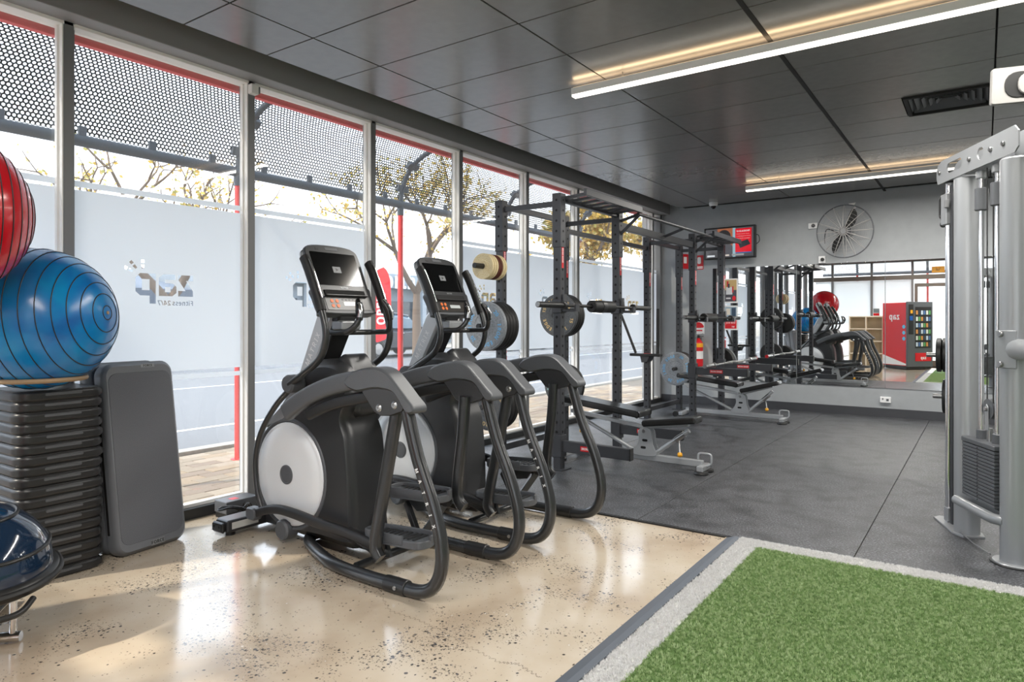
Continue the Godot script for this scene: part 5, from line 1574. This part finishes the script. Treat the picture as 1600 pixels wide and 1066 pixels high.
# ---------------------------------------------------------------- cable tower
func cable_tower() -> void:
	var o := thing("cable_tower", "silver cable machine tower with a grey weight stack", "cable machine", V(-0.086, 0.012, -4.922))
	var dx := V(0.437, 0, 0.9).normalized()
	o.basis = Basis(dx, Vector3.UP, dx.cross(Vector3.UP))
	for q in [[0.0, 0.068], [0.508, 0.070]]:
		put(o, "column", MB.new().lathe([Vector2(0, 0.008), Vector2(q[1], 0.008), Vector2(q[1], 2.145), Vector2(q[1] - 0.006, 2.153), Vector2(0, 2.156)], 36, Transform3D(Basis(), V(q[0], 0, 0))), M.silver)
	put(o, "foot_plate", MB.new().prism([Vector2(-0.36, 0.0), Vector2(-0.32, -0.05), Vector2(0.0, -0.085), Vector2(0.085, -0.06), Vector2(0.085, 0.06), Vector2(0.0, 0.085), Vector2(-0.32, 0.05)], 0.0, 0.012, Transform3D(Basis(Vector3.RIGHT, Vector3.FORWARD, Vector3.UP), Vector3.ZERO), 0.002), M.silver)
	put(o, "foot_disc", MB.new().cyl(V(0.508, 0, 0), V(0.508, 0.014, 0), 0.105, 32, 0.003), M.silver)
	put(o, "foot_ring", MB.new().cyl(V(0.508, 0.0, 0), V(0.508, 0.008, 0), 0.115, 32, 0.002), M.black)
	# top plates with cut-outs
	for z in [0.05, -0.05]:
		var c := CSGCombiner3D.new()
		c.name = "top_plate"
		var add_poly := func(poly: Array, op: int, depth: float, zz: float):
			var g := CSGPolygon3D.new()
			g.name = "outline"
			g.polygon = PackedVector2Array(poly)
			g.depth = depth
			g.operation = op
			g.material = M.silver
			c.add_child(g, true)
			g.position = V(0, 0, zz)
		var shp := [Vector2(-0.27, 2.20), Vector2(-0.255, 2.165), Vector2(0.60, 2.165), Vector2(0.635, 2.19), Vector2(0.635, 2.27), Vector2(0.60, 2.305), Vector2(-0.20, 2.305), Vector2(-0.25, 2.285), Vector2(-0.27, 2.255)]
		add_poly.call(shp, CSGShape3D.OPERATION_UNION, 0.008, z + 0.004)
		add_poly.call(rrect(0.19, 0.062, 0.028).map(func(p): return p + Vector2(-0.04, 2.24)), CSGShape3D.OPERATION_SUBTRACTION, 0.05, z + 0.025)
		add_poly.call(circle2(Vector2(0.265, 2.24), 0.036, 24), CSGShape3D.OPERATION_SUBTRACTION, 0.05, z + 0.025)
		o.add_child(c, true)
	for q in [-0.225, 0.145, 0.375, 0.50]:
		put(o, "bolt", MB.new().cyl(V(q, 2.235, 0.053), V(q, 2.235, 0.064), 0.014, 14, 0.003), M.steel)
	put(o, "top_block", MB.new().box(V(0.24, 2.19, 0), V(0.40, 0.05, 0.07), 0.004), M.silver)
	# chrome slide with the carriage
	put(o, "slide_pole", MB.new().cyl(V(-0.225, 0.012, 0), V(-0.225, 2.165, 0), 0.021, 20), M.chrome)
	put(o, "slide_strip", MB.new().box(V(-0.165, 1.08, -0.0), V(0.03, 2.14, 0.03), 0.004), M.rack)
	put(o, "slide_clamp", MB.new().box(V(-0.215, 0.06, 0.0), V(0.055, 0.09, 0.05), 0.006), M.silver)
	put(o, "carriage", MB.new().box(V(-0.225, 2.0, 0.0), V(0.075, 0.20, 0.07), 0.008), M.silver)
	put(o, "carriage_handle", MB.new().tube(fillet([V(-0.255, 2.10, 0.02), V(-0.30, 2.08, 0.02), V(-0.30, 1.96, 0.02), V(-0.255, 1.94, 0.02)], 0.02), 0.008, 10), M.black)
	put(o, "carriage_knob", MB.new().cyl(V(-0.26, 1.915, 0.0), V(-0.31, 1.915, 0.0), 0.02, 14, 0.004), M.black)
	put(o, "carriage_socket", MB.new().box(V(-0.18, 2.03, 0.035), V(0.03, 0.05, 0.02), 0.003), M.frame)
	# guide rods, bumpers, cables, pulley
	for x in [0.165, 0.335]:
		put(o, "guide_rod", MB.new().cyl(V(x, 0.20, 0), V(x, 2.165, 0), 0.0135, 16), M.chrome)
		put(o, "bumper", MB.new().cyl(V(x, 1.93, 0), V(x, 2.06, 0), 0.034, 18, 0.004), M.charcoal)
		put(o, "rod_collar", MB.new().cyl(V(x, 2.115, 0), V(x, 2.16, 0), 0.028, 18, 0.004), M.silver)
	for x in [0.228, 0.292]:
		put(o, "cable", MB.new().tube([V(x, 0.80, 0), V(x, 2.17, 0)], 0.0035, 8), M.black)
	var pu := put(o, "pulley", MB.new().lathe([Vector2(0, -0.012), Vector2(0.058, -0.012), Vector2(0.048, 0), Vector2(0.058, 0.012), Vector2(0, 0.012)], 28, Transform3D(Basis(Vector3.RIGHT, PI / 2), V(0.26, 0.79, 0))), M.charcoal)
	put(pu, "yoke", MB.new().prism([Vector2(0.24, 0.67), Vector2(0.28, 0.67), Vector2(0.28, 0.80), Vector2(0.26, 0.82), Vector2(0.24, 0.80)], 0.016, 0.021, Transform3D(), 0.002), M.silver)
	put(pu, "axle_nut", MB.new().cyl(V(0.26, 0.79, 0.02), V(0.26, 0.79, 0.032), 0.013, 10, 0.002), M.steel)
	# weight stack
	var n := 16
	for i in n:
		var y := 0.275 + i * 0.0195
		put(o, "stack_plate", MB.new().box(V(0.255, y, 0), V(0.35, 0.0175, 0.13), 0.003), M.charcoal)
	put(o, "head_plate", MB.new().box(V(0.255, 0.275 + n * 0.0195 + 0.006, 0), V(0.36, 0.026, 0.135), 0.004), M.charcoal)
	for x in [0.165, 0.335]:
		put(o, "head_bush", MB.new().cyl(V(x, 0.60, 0), V(x, 0.66, 0), 0.026, 16, 0.003), M.charcoal)
	put(o, "head_stem", MB.new().cyl(V(0.255, 0.60, 0), V(0.255, 0.68, 0), 0.015, 14), M.steel)
	var sh := MB.new()
	for i in n:
		sh.cyl(V(0.255, 0.275 + i * 0.0195, 0.064), V(0.255, 0.275 + i * 0.0195, 0.0662), 0.005, 8)
	put(o, "pin_holes", sh, M.hole)
	put(o, "lower_guard", MB.new().tube([V(0.06, 0.222, 0.085), V(0.45, 0.222, 0.085), V(0.50, 0.222, 0.05)], 0.028, 18), M.silver)
	put(o, "stack_base", MB.new().box(V(0.255, 0.235, 0), V(0.40, 0.03, 0.06), 0.004), M.silver)
	# cross pipe on the near column
	put(o, "pipe_bracket", MB.new().box(V(0.545, 1.14, 0.065), V(0.11, 0.20, 0.012), 0.004, Basis(Vector3.UP, 0.5)), M.silver)
	for y in [1.22, 1.06]:
		put(o, "bracket_bolt", MB.new().cyl(V(0.527, y, 0.075), V(0.53, y, 0.092), 0.016, 14, 0.003), M.steel)
	put(o, "cross_pipe", MB.new().tube([V(0.57, 1.14, 0.02), V(1.6, 1.14, 0.25)], 0.055, 20), M.silver)
	put(o, "floor_cable", MB.new().tube(curve([V(0.05, 0.03, 0.06), V(0.2, 0.012, 0.065), V(0.40, 0.012, 0.07)], 4), 0.004, 8), M.steel)


# ---------------------------------------------------------------- corner with balls and steps
func stretch_corner() -> void:
	var ctr := V(-4.035, 0, -1.50); var turn := 0.02
	var outline := rrect(0.42, 0.42, 0.075, 5)
	var flat := Transform3D(Basis(Vector3.RIGHT, Vector3.FORWARD, Vector3.UP), Vector3.ZERO)
	var slab := MB.new().prism(outline, 0.003, 0.049, flat, 0.014, true).mesh()
	var core := MB.new().prism(rrect(0.39, 0.39, 0.065, 4), 0.0, 0.053, flat, 0.003, true).mesh()
	var plast := tri_tex(mat(Color(0.165, 0.165, 0.17), 0.36), ntex(256, 0.08, [grey(0.85), grey(1.0)], 71), 5.0, false)
	var n := 18
	for i in n:
		var ords := ["", "second", "third", "fourth", "fifth", "sixth", "seventh", "eighth", "ninth", "tenth", "eleventh", "twelfth", "thirteenth", "fourteenth", "fifteenth", "sixteenth", "seventeenth", ""]
		var lb: String = "black plastic step platform, %s up from the floor in the tall stack" % ords[i]
		if i == n - 1: lb = "topmost black step platform of the tall stack, carrying the blue ball"
		if i == 0: lb = "bottom black step platform of the tall stack, on the floor"
		var o := thing("step_platform", lb, "step platform", V(ctr.x + rng.randf_range(-0.004, 0.004), 0.053 * i, ctr.z + rng.randf_range(-0.004, 0.004)), "stacked step platforms", turn + rng.randf_range(-0.01, 0.01))
		put(o, "rim", slab, plast)
		put(o, "riser", core, M.black)
		for d in [1.0, -1.0]:
			put(o, "grip_notch", MB.new().prism(rrect(0.17, 0.014, 0.006), -0.003, 0.003, Transform3D(Basis(Vector3.UP, PI / 2), V(0.208 * d, 0.034, 0)), 0.001), M.charcoal)
	var topy := 0.053 * n
	# leaning benches
	var step_grey := mat(Color(0.45, 0.46, 0.48), 0.42)
	var lean := func(at: Vector3, yaw: float, tilt: float, label: String):
		var o := thing("aerobic_step", label, "aerobic step", at, "", yaw)
		o.basis = Basis(Vector3.UP, yaw) * Basis(Vector3.BACK, tilt)
		# local: x = out of the face, y = up the board, z = across
		var xf := Transform3D(Basis(V(0, 0, 1), Vector3.UP, V(-1, 0, 0)), V(0, 0.535, 0))
		put(o, "deck", MB.new().prism(rrect(0.445, 1.07, 0.075, 6), -0.035, 0.06, xf, 0.022, true), step_grey)
		put(o, "mat", MB.new().prism(rrect(0.385, 0.95, 0.05, 4), -0.0375, -0.03, xf, 0.001, true), tri_tex(mat(Color(0.44, 0.45, 0.475), 0.7), ntex(256, 0.3, [grey(0.8), grey(1.0)], 72), 3.0, false))
		put(o, "side_slot", MB.new().box(V(-0.02, 0.53, 0.222), V(0.018, 0.80, 0.003)), M.hole)
		put(o, "badge", MB.new().box(V(0.0378, 0.034, -0.02), V(0.0012, 0.03, 0.085), 0.0), M.silver)
		put(o, "lettering", letters("FORCE", 0.02, 0.001, true), M.black).transform = Transform3D(Basis(V(0, 0, -1), Vector3.UP, V(1, 0, 0)), V(0.0384, 0.034, -0.02))
		put(o, "badge", MB.new().box(V(0.0378, 1.045, -0.05), V(0.0012, 0.02, 0.085), 0.0), M.silver)
		put(o, "lettering", letters("FORCE", 0.014, 0.001, true), M.black).transform = Transform3D(Basis(V(0, 0, -1), Vector3.UP, V(1, 0, 0)), V(0.0384, 1.045, -0.05))
	lean.call(V(-3.915, 0.0, -1.985), 0.16, 0.13, "grey aerobic step board leaning in front of another one")
	lean.call(V(-4.02, 0.0, -1.955), 0.16, 0.13, "grey aerobic step board leaning on the window behind another one")
	# balls
	var sinT := sin(atan(738.0 / 1055.0)); var cosT := cos(atan(738.0 / 1055.0))
	var fw := V(-sinT, 0, -cosT); var rt := V(cosT, 0, -sinT)
	var ball := func(at: Vector3, r: float, axis: Vector3, m: Material, label: String, cap: float):
		# the ribs run round this axis
		var o := thing("exercise_ball", label, "exercise ball", at)
		var y := axis.normalized(); var x := y.cross(Vector3.UP).normalized()
		put(o, "skin", MB.new().ball(Vector3.ZERO, V(r, r, r), 64, Basis(x, y, x.cross(y))), m)
		var k := 0.10
		while k < PI * 0.93:
			put(o, "ridge", MB.new().ring(y * cos(k) * r, y, sin(k) * r, 0.0028, 64, 5), M.black)
			k += cap
		put(o, "valve", MB.new().cyl(y * (r - 0.004), y * (r + 0.003), 0.009, 12), M.tan)
	var bluem := mat(Color(1, 1, 1), 0.26)
	bluem.albedo_texture = ntex(512, 0.008, [Color(0.0, 0.31, 0.60), Color(0.0, 0.42, 0.70), Color(0.01, 0.50, 0.75), Color(0.05, 0.60, 0.80)], 73)
	bluem.clearcoat_enabled = true; bluem.clearcoat = 0.3; bluem.clearcoat_roughness = 0.2
	bluem.uv1_triplanar = true; bluem.uv1_scale = V(0.9, 0.9, 0.9)
	ball.call(V(-3.895, topy + 0.352 + 0.006, -1.415), 0.352, V(0.82, 0.087, -0.564), bluem, "big ribbed blue exercise ball on top of the step stack", 0.178)
	var redm := mat(Color(0.76, 0.03, 0.10), 0.22, 0.0, {"clearcoat_enabled": true, "clearcoat": 0.4, "clearcoat_roughness": 0.12})
	ball.call(V(-3.528, 1.751, -0.888), 0.36, V(0.05, 0.02, -0.99), redm, "big ribbed red exercise ball leaning on the blue ball", 0.14)
	var hoop := thing("ball_ring", "thin tan rubber ring under the blue exercise ball", "ring", V(-3.895, topy + 0.058, -1.415))
	put(hoop, "band", MB.new().ring(Vector3.ZERO, Vector3.UP, 0.205, 0.012, 48, 8), M.tan)
	# stand that carries the red ball, just outside the picture
	var st := thing("ball_stand", "black pole stand with a ring carrying the red exercise ball", "stand", V(-3.62, 0, -0.45))
	put(st, "ring", MB.new().ring(V(0.092, 1.444, -0.438), Vector3.UP, 0.21, 0.011, 40, 8), M.tube)
	put(st, "pole", MB.new().tube(fillet([V(0, 0, 0), V(0, 1.40, 0), V(0.05, 1.444, -0.23)], 0.08), 0.018, 12), M.tube)
	put(st, "base", MB.new().cyl(V(0, 0, 0), V(0, 0.02, 0), 0.17, 28, 0.004), M.black)
	# dome trainer tipped on its disc
	var b := thing("balance_dome", "dark blue half-ball balance trainer with black disc", "balance trainer", V(-3.32, 0.30, -0.972))
	b.basis = Basis(fw, 0.10) * Basis(rt, 0.06)
	var dome := []
	for i in 15:
		var a := PI / 2 * i / 14
		dome.append(Vector2(0.275 * cos(a), 0.27 * sin(a)))
	var navy := mat(Color(0.07, 0.15, 0.24), 0.10, 0.0, {"clearcoat_enabled": true, "clearcoat": 1.0, "clearcoat_roughness": 0.04})
	put(b, "dome", MB.new().lathe(dome, 56, Transform3D(), false), navy)
	for q in [[0.255, 0.105], [0.14, 0.234]]:
		put(b, "dome_ridge", MB.new().ring(V(0, q[1], 0), Vector3.UP, q[0], 0.008, 56, 8), M.black)
	put(b, "disc", MB.new().lathe([Vector2(0, -0.05), Vector2(0.27, -0.05), Vector2(0.30, -0.03), Vector2(0.305, -0.01), Vector2(0.29, 0.012), Vector2(0.27, 0.015)], 56, Transform3D(), false), M.black)
	put(b, "disc_edge", MB.new().ring(V(0, -0.01, 0), Vector3.UP, 0.298, 0.014, 56, 8), M.rubber_black)
	put(b, "handle", MB.new().tube(fillet([V(0.20, -0.05, 0.20), V(0.27, -0.08, 0.24), V(0.34, -0.07, 0.10), V(0.34, -0.07, -0.06), V(0.28, -0.05, -0.12)], 0.06), 0.012, 10), M.black)
	var ft := thing("chrome_floor_stand", "chrome tube floor stand under the balance trainer", "stand", V(-3.32, 0.0, -0.972))
	put(ft, "rail", MB.new().tube([V(0.12, 0.024, 0.10), V(-0.36, 0.024, -0.25)], 0.022, 16), M.chrome)
	put(ft, "rail", MB.new().tube([V(0.12, 0.024, -0.13), V(-0.12, 0.024, 0.13)], 0.020, 16), M.chrome)
	for q in [V(0.1, 0, 0.09), V(-0.12, 0, -0.08), V(0.10, 0, -0.11), V(-0.10, 0, 0.11)]:
		put(ft, "upright", MB.new().tube([q + V(0, 0.03, 0), q + V(0, 0.235, 0)], 0.014, 12), M.chrome)
	# power adapter with coiled lead by the sill
	var pa := thing("power_adapter", "black power adapter box with a coiled lead by the window sill", "power adapter", V(-4.12, 0, -2.66))
	put(pa, "box", MB.new().box(V(0, 0.075, 0), V(0.14, 0.08, 0.24), 0.006), M.charcoal)
	put(pa, "red_label", MB.new().box(V(0.01, 0.1155, 0.03), V(0.05, 0.001, 0.05)), M.red)
	put(pa, "foot", MB.new().box(V(0, 0.018, 0), V(0.13, 0.036, 0.23), 0.003), M.black)
	put(pa, "plug", MB.new().cyl(V(0.07, 0.07, -0.02), V(0.12, 0.07, -0.02), 0.022, 16, 0.004), M.black)
	var r := RandomNumberGenerator.new()
	r.seed = 3
	for i in 7:
		var c := []
		var w := r.randf_range(0.045, 0.075); var l := r.randf_range(0.15, 0.21)
		var tl := r.randf_range(-0.3, 0.3)
		for k in 25:
			var a := TAU * k / 24
			c.append(V(0.16 + cos(a) * w * 0.5 + r.randf_range(-0.004, 0.004), 0.075 + sin(a) * 0.05 + cos(a * 2 + tl) * 0.02, 0.10 + sin(a) * l * 0.7 + tl * 0.1))
		put(pa, "lead_loop", MB.new().tube(c, 0.0045, 6, false), M.black)
	put(pa, "lead", MB.new().tube(curve([V(0.12, 0.07, -0.02), V(0.16, 0.10, 0.03), V(0.19, 0.03, 0.16), V(0.20, 0.01, 0.26), V(0.24, 0.02, 0.22)], 6), 0.0045, 6), M.black)


# ---------------------------------------------------------------- things on the mirror wall
func wall_things() -> void:
	# television
	var t := thing("television", "black television on the wall showing a red advert", "television", V(-3.125, 2.475, BACK_Z + 0.14))
	t.rotation.y = -0.05
	put(t, "bezel", MB.new().box(V(0, 0, 0), V(0.78, 0.48, 0.05), 0.008), M.black)
	put(t, "back_shell", MB.new().box(V(0, 0, -0.045), V(0.6, 0.36, 0.05), 0.01), M.black)
	put(t, "wall_bracket", MB.new().box(V(0, 0, -0.10), V(0.2, 0.2, 0.08), 0.004), M.black)
	put(t, "cable", MB.new().tube(curve([V(0.37, 0.10, -0.03), V(0.42, 0.08, -0.02), V(0.43, 0.0, -0.02), V(0.37, -0.05, -0.03)], 5), 0.006, 8), M.black)
	var img := Image.create(360, 216, false, Image.FORMAT_RGB8)
	img.fill(Color(0.30, 0.30, 0.31))
	img.fill_rect(Rect2i(90, 0, 126, 216), Color(0.60, 0.36, 0.25))
	fill_poly(img, circle2(Vector2(140, 62), 52, 28), Color(0.17, 0.16, 0.16))
	fill_poly(img, curve2([Vector2(100, 216), Vector2(110, 140), Vector2(150, 108), Vector2(200, 130), Vector2(236, 216)], 4), Color(0.30, 0.30, 0.32))
	img.fill_rect(Rect2i(206, 0, 22, 216), Color(0.55, 0.66, 0.70))
	img.fill_rect(Rect2i(226, 8, 120, 176), Color(0.80, 0.06, 0.14))
	raster_text(img, "10-BLACKOUT", 234, 34, 13, 100, Color(0.85, 0.85, 0.85))
	raster_text(img, "claim your free", 234, 54, 10, 96, Color(0.80, 0.62, 0.60))
	raster_text(img, "training pass from", 234, 70, 10, 104, Color(0.80, 0.62, 0.60))
	raster_text(img, "the front counter", 234, 86, 10, 100, Color(0.80, 0.62, 0.60))
	fill_poly(img, [Vector2(246, 112), Vector2(318, 92), Vector2(338, 128), Vector2(262, 154)], Color(0.14, 0.16, 0.18))
	img.fill_rect(Rect2i(228, 184, 118, 6), Color(0.15, 0.40, 0.66))
	img.fill_rect(Rect2i(10, 196, 60, 14), Color(0.78, 0.80, 0.82))
	img.fill_rect(Rect2i(120, 196, 60, 12), Color(0.80, 0.76, 0.72))
	img.fill_rect(Rect2i(200, 194, 90, 14), Color(0.55, 0.55, 0.56))
	var tex := ImageTexture.create_from_image(img)
	put(t, "screen", q_mesh(V(-0.36, -0.215, 0.0258), V(0.72, 0, 0), V(0, 0.43, 0)), mat(Color(0.25, 0.25, 0.25), 0.15, 0.0, {"albedo_texture": tex, "emission_enabled": true, "emission": Color(1, 1, 1), "emission_operator": BaseMaterial3D.EMISSION_OP_MULTIPLY, "emission_texture": tex, "emission_energy_multiplier": 0.35}))
	# wall fan
	var f := thing("wall_fan", "large round wire-cage wall fan on the grey wall", "fan", V(-1.555, 2.52, BACK_Z + 0.20))
	f.rotation = V(0.06, -0.08, 0)
	var wire := mat(Color(0.68, 0.67, 0.66), 0.4, 0.2)
	var R := 0.355
	put(f, "cage_rim", MB.new().ring(Vector3.ZERO, V(0, 0, 1), R, 0.008, 56, 8), M.charcoal)
	var cage := MB.new()
	for s in [1.0, -1.0]:
		for k in 6:
			var rr := 0.06 + k * (R - 0.07) / 6.0
			cage.ring(V(0, 0, s * 0.085 * sqrt(maxf(0.0, 1.0 - pow(rr / R, 2.4)))), V(0, 0, 1), rr, 0.0013, 40, 5)
	put(f, "cage_rings", cage, wire)
	for k in 16:
		var a := TAU * k / 16
		for s in [1.0, -1.0]:
			var pts := []
			for j in 7:
				var rr := lerpf(0.035, R, j / 6.0)
				pts.append(V(cos(a) * rr, sin(a) * rr, s * 0.088 * sqrt(maxf(0.0, 1.0 - pow(rr / R, 2.4)))))
			put(f, "cage_spoke", MB.new().tube(pts, 0.0042 if s > 0 else 0.003, 6), wire)
	put(f, "badge", MB.new().cyl(V(0, 0, 0.085), V(0, 0, 0.094), 0.036, 24, 0.003), M.frame)
	for a in [1.18, 4.24]:
		var poly := curve2([Vector2(0.03, -0.035), Vector2(0.14, -0.085), Vector2(0.27, -0.06), Vector2(0.32, 0.01), Vector2(0.25, 0.03), Vector2(0.12, 0.025), Vector2(0.03, 0.03)], 3)
		put(f, "blade", MB.new().prism(poly, -0.002, 0.002, Transform3D(Basis(Vector3.BACK, a) * Basis(Vector3.RIGHT, 0.45), Vector3.ZERO)), M.black)
	put(f, "motor", MB.new().lathe([Vector2(0, 0.05), Vector2(0.04, 0.05), Vector2(0.065, 0.01), Vector2(0.075, -0.04), Vector2(0.075, -0.10), Vector2(0.05, -0.13), Vector2(0, -0.13)], 28, Transform3D(Basis(Vector3.RIGHT, PI / 2), Vector3.ZERO)), M.charcoal)
	put(f, "wall_arm", MB.new().box(V(0, -0.02, -0.15), V(0.06, 0.10, 0.10), 0.008), M.charcoal)
	put(f, "lead", MB.new().tube(curve([V(-0.10, -0.02, -0.12), V(-0.26, 0.06, -0.17), V(-0.30, -0.08, -0.17), V(-0.28, -0.22, -0.18), V(-0.26, -0.34, -0.18)], 6), 0.006, 8), M.black)
	put(f, "pull_cord", MB.new().tube([V(0.0, -0.10, -0.05), V(0.02, -0.2, -0.03)], 0.003, 6), M.steel)
	# outlets
	var outlet := func(label: String, x: float, y: float, w: float, h: float, knob: bool):
		var o := thing("power_outlet", label, "power outlet", V(x, y, BACK_Z))
		put(o, "cover", MB.new().box(V(0, 0, 0.016), V(w, h, 0.032), 0.006), M.white)
		if knob:
			put(o, "plug", MB.new().cyl(V(0.01, 0, 0.03), V(0.01, 0, 0.065), 0.024, 16, 0.004), M.black)
		else:
			put(o, "switch", MB.new().box(V(-0.03, 0.012, 0.034), V(0.016, 0.022, 0.006), 0.002), M.frame)
			put(o, "socket", MB.new().box(V(0.025, 0.0, 0.0325), V(0.03, 0.03, 0.002)), M.charcoal)
	outlet.call("white power outlet with a black plug beside the fan cage", -1.99, 2.65, 0.12, 0.08, true)
	outlet.call("white isolator box with a black knob under the fan", -1.87, 2.165, 0.09, 0.10, true)
	outlet.call("white double power outlet low on the wall under the mirrors", -1.085, 0.245, 0.13, 0.08, false)
	# chipped paint above the fan
	var pt := thing("paint_patch", "chip of bare white plaster above the wall fan", "paint chip", V(-1.49, 2.90, BACK_Z))
	put(pt, "patch", MB.new().prism([Vector2(-0.05, 0.025), Vector2(0.045, 0.03), Vector2(0.025, -0.005), Vector2(-0.01, -0.012), Vector2(-0.03, 0.008)], 0.0, 0.0015), M.frame_white)
	put(pt, "patch", MB.new().prism([Vector2(0.03, -0.03), Vector2(0.05, -0.035), Vector2(0.03, -0.06), Vector2(0.02, -0.05)], 0.0, 0.0015), M.frame_white)
	# fire signs and extinguisher
	var s := thing("fire_sign", "red fire extinguisher location sign with white pictogram", "sign", V(-3.64, 2.215, BACK_Z))
	put(s, "board", MB.new().box(V(0, 0, 0.004), V(0.13, 0.22, 0.006), 0.001), M.red)
	put(s, "pictogram", MB.new().prism(rrect(0.055, 0.105, 0.02), 0.007, 0.0085, Transform3D(Basis(), V(0, 0.03, 0))), M.white)
	put(s, "caption", MB.new().box(V(0, -0.08, 0.0075), V(0.11, 0.035, 0.002)), M.white)
	put(s, "lettering", letters("FIRE EXTINGUISHER", 0.011, 0.001, true), M.red).transform = Transform3D(Basis(), V(0, -0.08, 0.009))
	var s2 := thing("angle_fire_sign", "red fire sign standing out from the wall beside the window", "sign", V(-3.84, 2.235, BACK_Z))
	put(s2, "board", MB.new().box(V(0, 0, 0.09), V(0.008, 0.23, 0.17), 0.001, Basis(Vector3.UP, -0.5)), M.red)
	put(s2, "pictogram", MB.new().box(V(0.005, 0.02, 0.09), V(0.006, 0.10, 0.06), 0.0, Basis(Vector3.UP, -0.5)), M.white)
	var s3 := thing("instruction_sign", "white and red extinguisher instruction sign on the wall", "sign", V(-3.65, 1.20, BACK_Z))
	put(s3, "board", MB.new().box(V(0, 0, 0.003), V(0.18, 0.20, 0.005), 0.001), M.white)
	put(s3, "red_header", MB.new().prism(curve2([Vector2(-0.075, 0.0), Vector2(-0.06, 0.055), Vector2(0, 0.085), Vector2(0.06, 0.055), Vector2(0.075, 0.0)], 3), 0.005, 0.007), M.red)
	put(s3, "red_band", MB.new().box(V(0, -0.045, 0.006), V(0.12, 0.02, 0.002)), M.red)
	var e := thing("fire_extinguisher", "red fire extinguisher with yellow collar hanging by the window corner", "fire extinguisher", V(-3.62, 0.60, BACK_Z + 0.10))
	put(e, "cylinder", MB.new().lathe([Vector2(0, 0), Vector2(0.06, 0), Vector2(0.07, 0.012), Vector2(0.07, 0.34), Vector2(0.062, 0.38), Vector2(0.035, 0.41), Vector2(0.022, 0.42), Vector2(0.022, 0.44), Vector2(0, 0.44)], 28), M.red)
	put(e, "yellow_band", MB.new().lathe([Vector2(0.0705, 0.30), Vector2(0.0715, 0.30), Vector2(0.0715, 0.345), Vector2(0.068, 0.36)], 28), M.yellow)
	put(e, "label", MB.new().lathe([Vector2(0.0705, 0.12), Vector2(0.0712, 0.12), Vector2(0.0712, 0.24), Vector2(0.0705, 0.24)], 28), M.white)
	put(e, "valve", MB.new().box(V(0, 0.46, 0), V(0.03, 0.045, 0.05), 0.006), M.black)
	put(e, "lever", MB.new().box(V(0.03, 0.495, 0.0), V(0.10, 0.012, 0.02), 0.004, Basis(Vector3.BACK, 0.25)), M.steel)
	put(e, "lever", MB.new().box(V(0.035, 0.465, 0.0), V(0.09, 0.010, 0.02), 0.003), M.black)
	put(e, "hose", MB.new().tube(curve([V(-0.02, 0.46, 0.02), V(-0.09, 0.44, 0.03), V(-0.095, 0.3, 0.03), V(-0.08, 0.12, 0.03)], 5), 0.011, 10), M.black)
	put(e, "wall_hook", MB.new().box(V(0, 0.40, -0.08), V(0.04, 0.10, 0.05), 0.004), M.steel)
